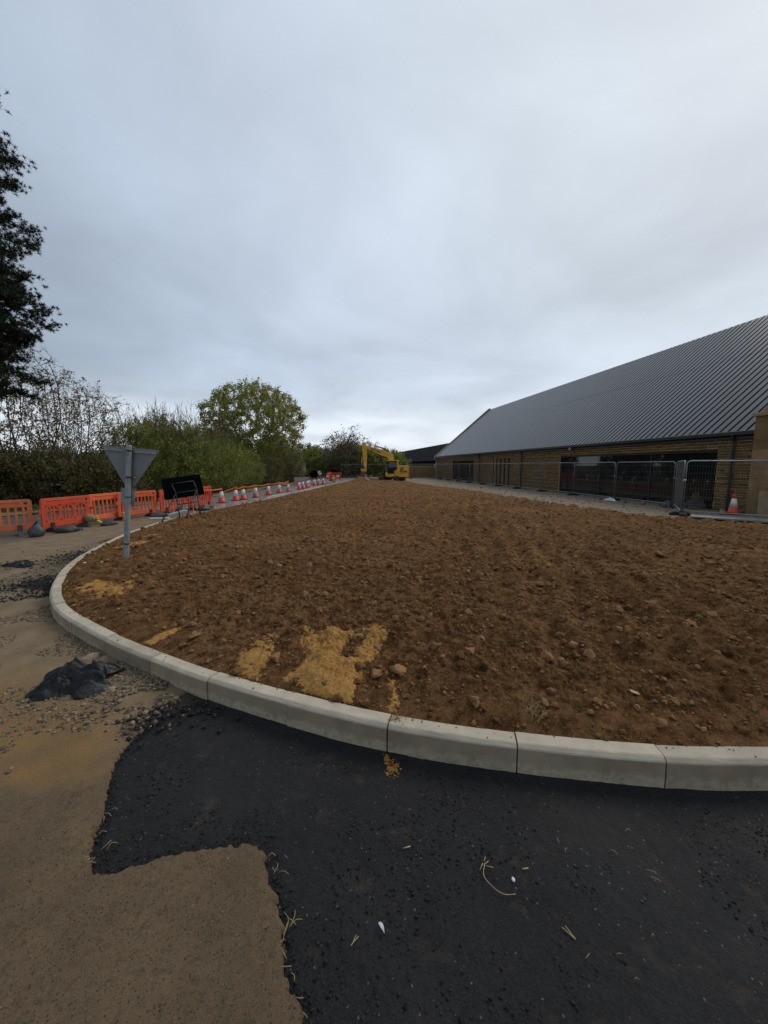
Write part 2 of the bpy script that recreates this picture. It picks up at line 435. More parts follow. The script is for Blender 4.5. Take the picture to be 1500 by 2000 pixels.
M['bag'] = pm('black_woven_bag', (.024, .025, .028), (.05, .05, .05), 9, .55, bmp=.4, bscale=40, bdist=.01)
M['tanbag'] = pm('tan_sandbag', (.26, .19, .10), (.20, .14, .075), 9, .9, bmp=.4, bscale=60, bdist=.006)
M['tape'] = pm('orange_tape', (.80, .17, .03), (.72, .13, .025), 5, .5)
M['brick'] = brick_mat()
M['mortar'] = pm('lime_mortar', (.50, .37, .185), (.40, .29, .145), 12, .95, bmp=.5, bscale=80, spec=.15, world=True)
M['ashlar'] = pm('tan_ashlar', (.26, .165, .080), (.185, .115, .055), 2.4, .9, bmp=.35, bscale=40, bdist=.006, spec=.2, rnd=.2, world=True)
M['coping'] = pm('coping_stone', (.33, .26, .165), (.25, .185, .11), 5, .9, bmp=.3, bscale=40, spec=.2, world=True)
M['roof'] = pm('anthracite_roof_sheet', (.020, .0215, .027), (.015, .016, .021), 1.2, .28, 0, spec=.6, rnd=.05, world=True)
M['gutter'] = pm('black_aluminium', (.014, .014, .016), (.02, .02, .022), 6, .4)
M['flash'] = pm('grey_flashing', (.30, .31, .33), (.23, .24, .26), 5, .4, .5)
M['frame'] = pm('dark_window_frame', (.011, .011, .013), (.015, .015, .017), 8, .45)
M['glass'] = pm('dark_glass', (.006, .008, .0095), (.0075, .009, .0105), .6, .025, spec=.5)
M['clad'] = pm('black_metal_cladding', (.0095, .010, .013), (.008, .0085, .011), .4, .95, spec=.05, world=True)
M['yellow'] = pm('excavator_yellow', (.80, .43, .014), (.58, .30, .03), 3.2, .42, bmp=.05, bscale=30)
M['ex_black'] = pm('excavator_black', (.012, .012, .013), (.022, .02, .018), 5, .5)
M['track'] = pm('muddy_track', (.045, .034, .026), (.09, .06, .036), 6, .85, bmp=.5, bscale=20, bdist=.02)
M['ex_red'] = pm('red_hitch', (.36, .028, .018), (.25, .03, .02), 6, .55)
M['ex_text'] = pm('dark_red_lettering', (.20, .018, .018), (.16, .016, .016), 6, .5)
M['muck'] = pm('muddy_bucket', (.14, .08, .04), (.09, .055, .03), 7, .85, bmp=.5, bscale=20, bdist=.02)
M['chrome'] = pm('cylinder_rod', (.5, .5, .5), (.42, .42, .42), 5, .2, .9)
M['bark'] = pm('bark', (.070, .054, .040), (.042, .034, .027), 6, .95, bmp=.7, bscale=18, bdist=.02, spec=.15)
M['barkg'] = pm('grey_green_bark', (.098, .085, .060), (.058, .052, .036), 6, .95, bmp=.5, bscale=18, bdist=.02, spec=.15)
M['twig'] = pm('twigs', (.105, .078, .058), (.066, .050, .038), 3, .95, spec=.15)
M['leaf_spring'] = leaf_mat('spring_leaf', (.14, .15, .028), (.35, .345, .075), (.25, .235, .05), .55)
M['leaf_pale'] = leaf_mat('pale_bud_leaf', (.17, .15, .06), (.33, .29, .13), (.19, .14, .085))
M['leaf_hedge'] = leaf_mat('hedge_leaf', (.12, .145, .03), (.30, .32, .07), (.17, .185, .05), .5)
M['leaf_dark'] = leaf_mat('bramble_leaf', (.075, .073, .028), (.19, .18, .062), (.135, .105, .052), .5)
M['leaf_far'] = leaf_mat('far_leaf', (.11, .10, .05), (.21, .195, .09), (.165, .13, .08), .45)
M['needle'] = leaf_mat('pine_needle', (.011, .018, .010), (.036, .046, .024), (.026, .029, .018), .12)
M['blossom'] = leaf_mat('blackthorn_blossom', (.38, .38, .30), (.55, .55, .46), (.16, .18, .08), .3)
M['blade'] = leaf_mat('grass_blade', (.065, .095, .018), (.15, .185, .045), (.13, .12, .045), .35)
M['drygrass'] = leaf_mat('dry_grass', (.30, .22, .09), (.48, .36, .17), (.25, .19, .08), .2)
M['straw'] = pm('straw', (.45, .34, .15), (.30, .21, .09), 30, .8)
M['plank'] = pm('pale_concrete_piece', (.42, .39, .33), (.34, .31, .26), 8, .85, bmp=.3, bscale=50)
M['white'] = pm('white_plastic', (.66, .66, .66), (.55, .55, .55), 8, .5)
M['wood'] = pm('raw_timber_stake', (.36, .20, .09), (.28, .15, .07), 9, .85)
M['terracotta'] = pm('terracotta_shard', (.30, .09, .04), (.22, .07, .035), 9, .85)

# ------------------------------------------------------------------ layout
# kerb face line, from the right round the bend and away along the road
KERB_CTRL = [(9.5, 2.9), (7.2, 2.42), (5.4, 2.15), (3.8, 2.02), (2.6, 1.985), (2.19, 1.985), (1.61, 2.0), (.8, 2.11), (.02, 2.285), (-.69, 2.535), (-1.39, 2.83), (-2.0, 3.14), (-2.62, 3.485), (-3.25, 3.885),
             (-3.85, 4.33), (-4.34, 4.81), (-4.88, 5.52), (-5.44, 6.48), (-5.92, 7.65), (-6.36, 9.23), (-6.66, 10.98), (-6.70, 12.6), (-6.36, 15.2), (-5.98, 18.5),
             (-5.55, 22.4), (-5.22, 27.5), (-4.95, 33.0), (-4.5, 38.5), (-3.7, 44.5), (-2.5, 51), (-.4, 58)]
def catmull(P, step=.04):
    P = [np.array(p) for p in P]; out = []
    P = [2 * P[0] - P[1]] + P + [2 * P[-1] - P[-2]]
    for i in range(1, len(P) - 2):
        p0, p1, p2, p3 = P[i - 1:i + 3]; n = max(2, int(np.linalg.norm(p2 - p1) / step))
        for k in range(n):
            u = k / n
            out.append(.5 * ((2 * p1) + (-p0 + p2) * u + (2 * p0 - 5 * p1 + 4 * p2 - p3) * u * u + (-p0 + 3 * p1 - 3 * p2 + p3) * u ** 3))
    out.append(P[-2]); return np.array(out)
KC = catmull(KERB_CTRL)
KS = np.r_[0, np.cumsum(np.linalg.norm(np.diff(KC, axis=0), axis=1))]
def kpt(s, off=0.0):                                     # point on the kerb line; off > 0 into the planting bed
    s = np.atleast_1d(s); x = np.interp(s, KS, KC[:, 0]); y = np.interp(s, KS, KC[:, 1])
    e = .05; dx = np.interp(s + e, KS, KC[:, 0]) - np.interp(s - e, KS, KC[:, 0]); dy = np.interp(s + e, KS, KC[:, 1]) - np.interp(s - e, KS, KC[:, 1])
    l = np.hypot(dx, dy) + 1e-9
    return np.stack([x + off * dy / l, y - off * dx / l], -1)
_sk = np.linspace(0, KS[-1], 150)
KPOLY = [tuple(p) for p in kpt(_sk)]
KINNER = [tuple(p) for p in kpt(_sk, .07)]
BED_RIGHT = [(1.6, 46.5), (3.0, 42), (4.62, 34.7), (5.75, 28.3), (7.0, 21.1), (7.7, 16.6), (8.35, 14.0), (8.95, 12.1), (9.9, 11.35), (10.9, 10.6), (13.2, 9.0), (15, 7.0)]
BED = KINNER[:-12] + BED_RIGHT + [(15, 4.4)]
ISLAND = KPOLY + [(6, 58), (40, 58), (40, 3)]
KTOP = .19
AX = np.array([-.14664, .98919]); AN = np.array([.98919, .14664])   # along / across the long barn
def SL(s, l, z=0.0):
    p = s * AX + l * AN; return Vector((p[0], p[1], z))
ROTB = math.atan2(AX[1], AX[0])                          # local x along the barn; local -y away from the road side

def soil_z(x, y):
    x = np.asarray(x, float); y = np.asarray(y, float)
    dk = pdist(x, y, KPOLY[::2]); dr = pdist(x, y, BED_RIGHT)
    z = .172 + .06 * sstep(.15, 1.8, dk)
    z = z - .20 * (1 - sstep(.0, .75, dr)) + .05 * sstep(.4, 2.0, dr)
    z = z - .16 * sstep(20, 38, y) + .48 * np.exp(-(((x + 3.3) / 1.9) ** 2 + ((y - 45.4) / 2.0) ** 2))
    amp = sstep(.05, .8, dk)
    r = fbm(x, y, .55, 3, 3) * .045 + fbm(x, y, 2.1, 3, 11) * .05 * amp
    q = 1 - 2.2 * np.abs(fbm(x, y, 5.5, 3, 21, .6))
    q2 = 1 - 2.2 * np.abs(fbm(x + .3 * q, y, 15, 2, 31, .6))
    q3 = fbm(x, y, 34, 2, 33, .6)
    r = r + (.3 + .7 * amp) * (q * .033 + q2 * .018 + q3 * .009)
    fur = np.sin(2 * math.pi * (x * .974 - y * .226) / .46 + 1.6 * fbm(x, y, .8, 2, 5))
    r = r + fur * .042 * sstep(.2, 2.0, x) * sstep(.3, 1.2, dk) * sstep(.35, .55, vnoise(x * .35, y * .35, 8) + .1)
    return np.minimum(z + r, KTOP - .014 + .30 * np.maximum(dk - .09, 0) + 10 * (dk > .6)) if np.ndim(x) else z + r

# ------------------------------------------------------------------ setting: ground, road, kerb, bed
g = B(); g.add([(-1500, -300, -.06), (1500, -300, -.06), (1500, 2500, -.06), (-1500, 2500, -.06)], [(0, 1, 2, 3)])
tag(g.build('ground', M['field']), kind='structure')

CUT = [(-.16, -8), (-.2, .6), (-.27, 1.07), (-.30, 1.12), (-.365, 1.21), (-.40, 1.29), (-.43, 1.36), (-.47, 1.45), (-.52, 1.52), (-.565, 1.62), (-.62, 1.655), (-.69, 1.648), (-.715, 1.635), (-.74, 1.66), (-.80, 1.668),
       (-.88, 1.645), (-.95, 1.62), (-1.06, 1.592), (-1.18, 1.558), (-1.31, 1.525), (-1.345, 1.55), (-1.39, 1.60), (-1.435, 1.70), (-1.48, 1.81), (-1.57, 1.97), (-1.66, 2.12), (-1.70, 2.33), (-1.66, 2.6), (-1.5, 2.75), (-1.3, 2.95)]
NEWTAR = CUT + [(-1.2, 3.2), (16, 5), (16, -8)]
nr, na = 560, 520
X, Y = polar(.55, 16, nr, -100, 100, na)
ed = .022 * fbm(X, Y, 6, 5, 41, .7) + .018 * fbm(X, Y, 30, 3, 44, .7)
sdn = sdist(X, Y, NEWTAR) + ed
isl = sdist(X, Y, ISLAND)
mask = (sdn > -.06) & (isl < .06)
Z = fbm(X, Y, 3.0, 4, 51) * .006 + fbm(X, Y, 30, 3, 52) * .0028
Z = Z + .012 * (1 - sstep(0, .05, -isl))                # tarmac dragged up against the kerb
F, used = grid_faces(mask, nr, na)
tag(link('new_tarmac', raw_mesh('new_tarmac', np.stack([X, Y, Z], -1).reshape(-1, 3)[used], F, M['tarmac'], True)), kind='structure')

# the old road: everything outside the cut and outside the kerb, out to the verge
ROAD = [(-30, -8), (-24, 4), (-19, 9.5), (-13.7, 13.6), (-11.6, 17), (-10.4, 20.5), (-9.75, 24.5), (-9.3, 30), (-9.1, 36), (-8.8, 42), (-8.0, 50), (-6.6, 58), (-.4, 60), (3, 60), (16, 5), (16, -8)]
nr, na = 620, 460
X, Y = polar(.55, 60, nr, -105, 60, na)
ed = .022 * fbm(X, Y, 6, 5, 41, .7) + .018 * fbm(X, Y, 30, 3, 44, .7)
sdo = -(sdist(X, Y, NEWTAR) + ed)
isl = sdist(X, Y, ISLAND)
sdr = sdist(X, Y, ROAD)
mask = (sdo > -.03) & (isl < .06) & (sdr > -.02)
dk = np.maximum(-isl, 0)
fade = 1 - sstep(2.55, 2.95, Y) * (X > -2.1) * 1.0
step = sstep(-.004, .012, sdo) * (1 - .75 * sstep(2.1, 2.6, Y + .25 * X + .4) * (np.exp(-(sdo / .35) ** 2)))
Z = -.014 + .042 * step + fbm(X, Y, 2.2, 4, 61) * .006 + fbm(X, Y, 25, 3, 62) * .002
loose = sstep(1.25, .3, dk) * sstep(2.3, 2.9, Y) * (1 - sstep(7.5, 9.5, Y))
Z = Z + loose * (.016 + .022 * np.maximum(0, fbm(X, Y, 5, 4, 63)))
def road_z(x, y):
    x = np.asarray(x, float); y = np.asarray(y, float); dk_ = np.maximum(-sdist(x, y, ISLAND), 0)
    lo = sstep(1.25, .3, dk_) * sstep(2.3, 2.9, y) * (1 - sstep(7.5, 9.5, y))
    return .028 + fbm(x, y, 2.2, 4, 61) * .006 + lo * (.016 + .022 * np.maximum(0, fbm(x, y, 5, 4, 63)))
near = 1 - sstep(4.5, 7.0, -X + .3 * fbm(X, Y, .8, 3, 64) * 2)
strip = sstep(3.1, 1.7, dk + .5 * fbm(X, Y, .7, 3, 65)) * sstep(2.0, 3.0, Y) * (1 - sstep(14.5, 17.5, Y))
spot = np.exp(-(((X + 2.35) / .62) ** 2 + ((Y - 2.40) / .34) ** 2)) + .8 * np.exp(-(((X + 1.95) / .34) ** 2 + ((Y - 2.1) / .16) ** 2)) + .7 * np.exp(-(((X + 3.3) / .7) ** 2 + ((Y - 2.75) / .5) ** 2))
sandm = np.clip(.78 * strip + 1.0 * spot + .32 * sstep(16, 7, Y) * sstep(5, 7, -X), 0, 1)
wet = sstep(15.2, 18.0, Y + .8 * fbm(X, Y, .5, 3, 66)) * (1 - .85 * sstep(34, 36, Y) * (1 - sstep(40, 42, Y)))
chips = .75 * np.exp(-(((X + 5.15) / .50) ** 2 + ((Y - 5.75) / .30) ** 2)) + .62 * np.exp(-(((X + 5.9) / .75) ** 2 + ((Y - 7.5) / .75) ** 2)) + .62 * np.exp(-((sdo / .22) ** 2)) * sstep(2.1, 2.5, Y) + .3 * loose
chips = chips + .8 * np.exp(-(((X + 6.75) / .22) ** 2 + ((Y - 9.5) / .9) ** 2))
F, used = grid_faces(mask, nr, na)
fl = lambda a: a.ravel()[used]
tag(link('road', raw_mesh('road', np.stack([X, Y, Z], -1).reshape(-1, 3)[used], F, M['road'], True,
    dict(sand=fl(sandm), wet=fl(wet), near=fl(near), chips=fl(chips), ochre=fl(np.clip(spot * 1.2, 0, 1))))), kind='structure')

# verge on the far side of the road, and the crushed-stone strip in front of the barn
def sheet(name, poly, z, mat, step=.25, amp=.05, f=.8, drop=0.4, seed=70):
    xs = [p[0] for p in poly]; ys = [p[1] for p in poly]
    gx = np.arange(min(xs), max(xs) + step, step); gy = np.arange(min(ys), max(ys) + step, step)
    X, Y = np.meshgrid(gx, gy, indexing='ij'); sd = sdist(X, Y, poly)
    Z = z + fbm(X, Y, f, 4, seed) * amp - .06 * (1 - sstep(0, drop, sd))
    F, used = grid_faces(sd > -step * 1.2, *X.shape)
    return tag(link(name, raw_mesh(name, np.stack([X, Y, Z], -1).reshape(-1, 3)[used], F[:, ::-1], mat, True)), kind='structure')
VERGE = [(-40, 4), (-24, 4.2), (-19, 9.6), (-13.7, 13.7), (-11.6, 17.1), (-10.4, 20.6), (-9.75, 24.6), (-9.3, 30), (-9.1, 36), (-8.8, 42), (-8.0, 50), (-6.6, 60), (-6.6, 75), (-40, 75)]
sheet('verge', VERGE, .10, M['grass'], .3, .10, .6, .8)
VDIRT = [(a - .9, b + .5) for a, b in VERGE[1:12]][::-1] + [(a + .12, b - .08) for a, b in VERGE[1:12]]
sheet('verge_edge', VDIRT, .10, M['verge_dirt'], .15, .05, 1.6, .25, 77)
PATH = [tuple(SL(9, 12.2))[:2], tuple(SL(9, 17.5))[:2], tuple(SL(60, 17.5))[:2], tuple(SL(62, 4))[:2], (-3.2, 58), (-3.0, 48), (-1.0, 44.5), (2.2, 40.5), (4.3, 34.7), (5.4, 28.3), (6.7, 21.1), (7.4, 16.6), (8.0, 14.0), (8.6, 12.1), (9.8, 11.0), (10.8, 10.2)]
sheet('stone_path', PATH, .03, M['path'], .12, .022, 2.0, .2, 81)

# kerb
kerb = tag(empty('kerb'), kind='structure')
def s_at(x, y): return KS[np.argmin((KC[:, 0] - x) ** 2 + (KC[:, 1] - y) ** 2)]
joints = [s_at(*p) for p in [(1.61, 2.0), (.8, 2.11), (.02, 2.285), (-.69, 2.535), (-1.39, 2.83), (-2.05, 3.17)]]
while joints[0] > .8: joints.insert(0, joints[0] - .86)
while joints[-1] < KS[-1] - 1: joints.append(joints[-1] + .78)
PROF = [(-.004, -.10), (-.002, .06), (.002, .164), (.006, .172), (.016, .181), (.022, .186), (.030, .19), (.115, .19), (.122, .187), (.125, .178), (.125, -.10)]
for a, b in zip(joints, joints[1:]):
    ga, gb = random.uniform(.002, .006), random.uniform(.002, .006); ss = np.linspace(a + ga, b - gb, 13); dz = random.uniform(-.005, .005); do = random.uniform(-.006, .006)
    vs = []
    for s in ss:
        for o, z in PROF:
            p = kpt(s, o + do + random.gauss(0, .0004))[0]; vs.append((p[0], p[1], z + dz + random.gauss(0, .0004)))
    n = len(PROF)
    fs = [(i * n + j, i * n + (j + 1) % n, (i + 1) * n + (j + 1) % n, (i + 1) * n + j) for i in range(12) for j in range(n)]
    fs += [tuple(range(n)), tuple(range(13 * n - 1, 12 * n - 1, -1))]
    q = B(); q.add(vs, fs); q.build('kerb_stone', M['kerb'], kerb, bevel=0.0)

# planting bed of bare soil
nr, na = 760, 760
X, Y = polar(1.95, 49, nr, -76, 80, na)
sdb = sdist(X, Y, BED)
mask = sdb > -.05
Z = np.zeros_like(X); Z[mask] = soil_z(X[mask], Y[mask])
Z = np.minimum(Z, KTOP - .02 + .30 * np.maximum(sdb - .02, 0) + 10 * (sdb > .5) + .006 * fbm(X, Y, 20, 3, 35))
F, used = grid_faces(mask, nr, na)
tag(link('soil_bed', raw_mesh('soil_bed', np.stack([X, Y, Z], -1).reshape(-1, 3)[used], F, M['soil'], True)), kind='structure')

# loose things nobody could count: rocks made of jittered icospheres, joined
def ico(sub):
    bm = bmesh.new(); bmesh.ops.create_icosphere(bm, subdivisions=sub, radius=1)
    v = np.array([p.co[:] for p in bm.verts]); f = np.array([[p.index for p in q.verts] for q in bm.faces]); bm.free(); return v, f
ICO = {1: ico(1), 2: ico(2), 3: ico(3)}
def rocks(name, pts, rad, mat, sub=1, flat=.7, rough=.22, smooth=False, sink=.3, label=None, cat=None, parent=None):
    v0, f0 = ICO[sub]; vs, fs, sh = [], [], []
    nv = len(v0)
    var = []
    for k in range(12):
        u = v0 * rng.uniform(.72, 1.25, (1, 3))
        nn = np.stack([fbm(u[:, 0] * 1.3 + k * 9.1, u[:, 1] * 1.3 + u[:, 2] * 1.7, 1.0, 2, k) for _ in (0,)], -1)
        u = u * (1 + nn * rough * 1.2) + rng.normal(0, rough * .12, u.shape)
        for _ in range(9):                              # broken faces
            pn = unit(rng.normal(0, 1, 3)); h = np.maximum(u @ pn - rng.uniform(.45, .85), 0)
            u = u - h[:, None] * pn
        var.append(u)
    for i, (p, r) in enumerate(zip(pts, rad)):
        a = rng.uniform(0, 6.28); tl = rng.normal(0, .35)
        u = var[i % 12]
        c, s = math.cos(a), math.sin(a); ct, st = math.cos(tl), math.sin(tl)
        x, y, z = u[:, 0], u[:, 1], u[:, 2] * flat
        y, z = y * ct - z * st, y * st + z * ct
        w = np.stack([x * c - y * s, x * s + y * c, z], -1) * r + np.array(p) + np.array([0, 0, r * flat * (1 - 2 * sink) * .8])
        vs.append(w); fs.append(f0 + i * nv); sh.append(np.full(nv, rng.random()))
    me = raw_mesh(name, np.concatenate(vs), np.concatenate(fs), mat, smooth, dict(shade=np.concatenate(sh)))
    o = link(name, me, parent)
    return tag(o, label, cat, kind='stuff')
def in_bed(n, xr, yr, rlog=None):
    x = rng.uniform(*xr, n); y = rng.uniform(*yr, n)
    m = sdist(x, y, BED) > .06
    return x[m], y[m]
# clods on the bed, dense and fine near the road, coarser away
def clods(name, n, xr, yr, r0, r1, sub, label):
    x, y = in_bed(n, xr, yr)
    keep = rng.random(len(x)) < .35 + .9 * np.clip(vnoise(x * 1.3, y * 1.3, 90), 0, 1)
    x, y = x[keep], y[keep]
    r = r0 + (r1 - r0) * rng.random(len(x)) ** 4
    z = soil_z(x, y)
    rocks(name, np.stack([x, y, z], -1), r, M['clod'], sub, .8, .5, sub == 3, .36, label, 'soil clods')
clods('soil_clods', 1500, (-6, 5.5), (2, 6.5), .020, .066, 3, 'small brown soil clods littering the bare bed just behind the curved kerb')
clods('soil_clods', 9000, (-5, 5.5), (2, 5.2), .006, .026, 2, 'fine soil crumbs scattered over the bed nearest the kerb')
clods('soil_clods', 9500, (-7, 12), (5, 18), .018, .07, 1, 'brown soil clods across the middle of the planting bed')
clods('soil_clods', 3200, (-7, 9), (17, 44), .025, .07, 1, 'coarse soil clods on the far part of the bed before the excavator')
# pale stones in the soil
x, y = in_bed(900, (-6, 9), (2.3, 26)); r = rng.uniform(.008, .024, len(x)) * (1 + y * .03)
rocks('pale_stones', np.stack([x, y, soil_z(x, y) + .008], -1), r, M['gravel'], 1, .7, .2, False, .2, 'pale limestone bits speckling the brown bed', 'stones')

# sand spilled on the bed: a sheet that rises out of the soil where the sand is thick
def sand_patch(name, polys, holes, label, thick=.075, edge=.10, res=.008, breakup=.6):
    pts = np.array([p for q in polys for p in q]); a = pts.min(0) - .3; b = pts.max(0) + .3
    gx = np.arange(a[0], b[0], res); gy = np.arange(a[1], b[1], res)
    X, Y = np.meshgrid(gx, gy, indexing='ij')
    wx = X + .05 * fbm(X, Y, 4, 3, 101); wy = Y + .05 * fbm(X, Y, 4, 3, 102)
    sd = np.max([sdist(wx, wy, q) for q in polys], axis=0)
    for h in holes: sd = np.minimum(sd, -sdist(wx, wy, h))
    t = np.clip(sd / edge, -1, 1) + breakup * (fbm(X, Y, 9, 5, 103, .7) + .55 * fbm(X, Y, 38, 3, 105, .7)) - 3 * (1 - sstep(.02, .08, sdist(X, Y, BED)))
    Z = soil_z(X, Y) + thick * np.clip(t * .5, -.4, .5) + .009 * fbm(X, Y, 14, 4, 104) + .004 * fbm(X, Y, 45, 2, 106)
    m = t > -.35
    F, used = grid_faces(m, *X.shape)
    o = link(name, raw_mesh(name, np.stack([X, Y, Z], -1).reshape(-1, 3)[used], F[:, ::-1], M['sand'], True))
    return tag(o, label, 'sand', 'sand spilled on the soil bed', 'stuff')
sand_patch('spilled_sand', [[(-.82, 3.61), (-.66, 3.44), (-.47, 3.57), (-.29, 3.42), (0, 3.61), (-.05, 3.19), (-.18, 2.75), (-.22, 2.52), (-.39, 2.45), (-.55, 2.58), (-.72, 2.78), (-.65, 3.06)], [(-.01, 2.88), (.06, 2.84), (.10, 2.62), (.075, 2.42), (.03, 2.42), (.05, 2.62)]],
           [[(-.29, 3.38), (-.17, 3.34), (-.24, 3.06), (-.38, 3.06)]], 'large star-shaped patch of yellow sand on the soil beside the kerb')
sand_patch('spilled_sand', [[(-1.19, 2.86), (-1.2, 3.29), (-1.04, 3.36), (-.99, 3.06), (-1.08, 2.82)]], [], 'thin faint sandy smear on the soil left of the big sand patch', .03, .14, .010, 1.1)
sand_patch('spilled_sand', [[(-4.1, 4.95), (-4.14, 5.29), (-3.89, 5.29), (-3.37, 4.95), (-3.21, 4.56), (-3.53, 4.65)]], [], 'yellow sand patch on the soil below the triangular sign post', .045, .16, .014, .85)
sand_patch('spilled_sand', [[(-5.35, 7.4), (-5.15, 7.95), (-4.75, 7.75), (-4.9, 7.45)]], [], 'pale sand strip on the soil just behind the sign post', .04, .16, .02, .8)
sand_patch('spilled_sand', [[(-5.5, 8.5), (-5.4, 8.85), (-5.15, 8.85), (-5.2, 8.5)]], [], 'small sand spot near the kerb beyond the sign post', .04, .14, .02, .7)
sand_patch('spilled_sand', [[(-2.42, 3.30), (-2.36, 3.42), (-2.1, 3.66), (-2.02, 3.62), (-2.3, 3.33)]], [], 'narrow streak of sand reaching to the kerb on the left bend', .035, .07, .008, .8)

pp = np.r_[np.stack([rng.normal(-.38, .30, 900), rng.normal(3.0, .36, 900)], -1), np.stack([rng.normal(-3.75, .34, 500), rng.normal(4.95, .26, 500)], -1), np.stack([rng.normal(-1.1, .13, 260), rng.normal(3.08, .2, 260)], -1)]
pp = pp[sdist(pp[:, 0], pp[:, 1], BED) > .05]
rocks('sand_grains', np.c_[pp, soil_z(pp[:, 0], pp[:, 1]) + .002], .003 + .007 * rng.random(len(pp)) ** 2, M['sand'], 1, .7, .3, False, .3, 'loose crumbs of sand scattered round the sand patches', 'sand')
# gravel, tarmac crumbs and stones along the outside of the kerb
def beside_kerb(n, s0, s1, o0, o1, pw=1.6):
    s = rng.uniform(s0, s1, n); o = -(o0 + (o1 - o0) * rng.random(n) ** pw)
    p = np.array([kpt(a, b)[0] for a, b in zip(s, o)]); return p
s_a, s_b = s_at(-1.75, 3.0), s_at(-5.9, 7.6)
p = beside_kerb(13000, s_a, s_b, .02, 1.25)
kp = (vnoise(p[:, 0] * 2.2, p[:, 1] * 2.2, 120) > .36); p = p[kp]
rocks('gravel', np.c_[p, road_z(p[:, 0], p[:, 1])], .005 + .017 * rng.random(len(p)) ** 2, M['gravel'], 1, .65, .22, False, .35, 'loose grey and tan gravel along the outside of the kerb bend', 'gravel')
p = beside_kerb(1500, s_at(-4.6, 5.2), s_at(-5.35, 6.3), .0, 1.0, 1.8)
p2 = np.stack([rng.normal(-5.9, .5, 1500), rng.normal(7.6, .55, 1500)], -1); p2 = p2[sdist(p2[:, 0], p2[:, 1], ISLAND) < -.03]
p = np.r_[p, p2]
rocks('tarmac_crumbs', np.c_[p, road_z(p[:, 0], p[:, 1])], .007 + .024 * rng.random(len(p)) ** 3, M['crumb'], 1, .7, .25, False, .35, 'black tarmac crumbs heaped against the outside of the kerb bend', 'tarmac crumbs')
p = np.stack([rng.normal(-1.75, .26, 700), rng.normal(2.74, .16, 700)], -1); p = p[sdist(p[:, 0], p[:, 1], ISLAND) < -.02]
rocks('tarmac_crumbs', np.c_[p, np.full(len(p), .012)], .006 + .02 * rng.random(len(p)) ** 3, M['crumb'], 1, .7, .25, False, .35, 'black crumbs where the new tarmac fades into gravel by the kerb', 'tarmac crumbs')
p = np.stack([rng.normal(-1.92, .20, 260), rng.normal(2.72, .13, 260)], -1); p = p[sdist(p[:, 0], p[:, 1], ISLAND) < -.02]
rocks('gravel', np.c_[p, np.full(len(p), .016)], .008 + .028 * rng.random(len(p)) ** 3, M['gravel'], 1, .65, .22, False, .3, 'pale broken stones between the crumpled black polythene and the new tarmac', 'gravel')
# chippings pressed into the new tarmac
n = 10500
x = rng.uniform(-1.5, 3.2, n); y = rng.uniform(.8, 2.6, n)
m = (sdist(x, y, NEWTAR) > .03) & (sdist(x, y, ISLAND) < -.02) & (vnoise(x * 2.4, y * 2.4, 130) + .5 * vnoise(x * 9, y * 9, 131) > .72)
x, y = x[m], y[m]
rocks('tarmac_chippings', np.c_[x, y, np.full(len(x), .001)], .003 + .0065 * rng.random(len(x)) ** 2, M['crumb'], 1, .6, .25, False, .35, 'loose black chippings in patches on the fresh tarmac', 'chippings')
x, y = rng.uniform(-3, -.3, 500), rng.uniform(.8, 2.3, 500)
m = (sdist(x, y, NEWTAR) < -.02); x, y = x[m], y[m]
rocks('road_grit', np.c_[x, y, np.full(len(x), .028)], .002 + .005 * rng.random(len(x)) ** 3, M['gravel'], 1, .6, .25, False, .35, 'fine grit lying on the brown old road surface', 'grit')
cut = catmull(CUT[1:], .01); k = rng.integers(0, len(cut), 1500); p = cut[k] + rng.normal(0, .022, (1500, 2)) + np.array([.012, 0])
rocks('edge_crumbs', np.c_[p, np.full(len(p), .004)], .0025 + .008 * rng.random(len(p)) ** 3, M['crumb'], 1, .7, .3, False, .3, 'black grit and crumbs along the cut edge of the old road', 'grit')
p = kpt(rng.uniform(s_at(2.4, 2), s_at(-5, 5.7), 420), 0.0); p = np.array([kpt(a, b)[0] for a, b in zip(rng.uniform(s_at(2.4, 2), s_at(-5, 5.7), 420), .122 - .09 * rng.random(420) ** 3)])
rocks('kerb_crumbs', np.c_[p, np.full(len(p), KTOP)], .002 + .007 * rng.random(len(p)) ** 3, M['clod'], 1, .7, .3, False, .3, 'crumbs of soil fallen on top of the kerb', 'soil crumbs')
# stones on the path by the barn
x, y = rng.uniform(5, 15, 2600), rng.uniform(10, 45, 2600)
m = (sdist(x, y, PATH) > .05) & (sdist(x, y, BED) < -.2); x, y = x[m], y[m]
rocks('path_rubble', np.c_[x, y, np.full(len(x), .04)], .015 + .055 * rng.random(len(x)) ** 4, M['gravel'], 1, .65, .25, False, .35, 'pale rubble strewn over the stone path in front of the long barn', 'rubble')
# single stones worth a name
def stone(loc, r, label, mat='gravel', name='stone'):
    v0, f0 = ICO[2]; u = v0 * np.array([1.25, .85, .62]) * r
    u = u * (1 + .55 * fbm(v0[:, 0] * 1.4 + loc[0] * 7, v0[:, 1] * 1.4 + v0[:, 2] * 1.9, 1, 3, 3))[:, None]
    o = link(name, raw_mesh(name, u + np.array([0, 0, r * .45]), f0, M[mat], False, dict(shade=np.full(len(u), .95))))
    o.location = loc; o.rotation_euler = (0, 0, loc[0] * 3); return tag(o, label, 'stone')
stone((-2.77, 3.42, .01), .075, 'fist-sized tan stone against the kerb above the black polythene')
stone((-2.64, 3.44, .01), .05, 'small tan stone touching the kerb beside the larger one')
stone((-2.21, 2.93, .01), .05, 'pale flat stone at the right edge of the black polythene')
stone(tuple(SL(12.35, 14.75, .04)), .13, 'tan block of stone left of the cone by the barn wall')

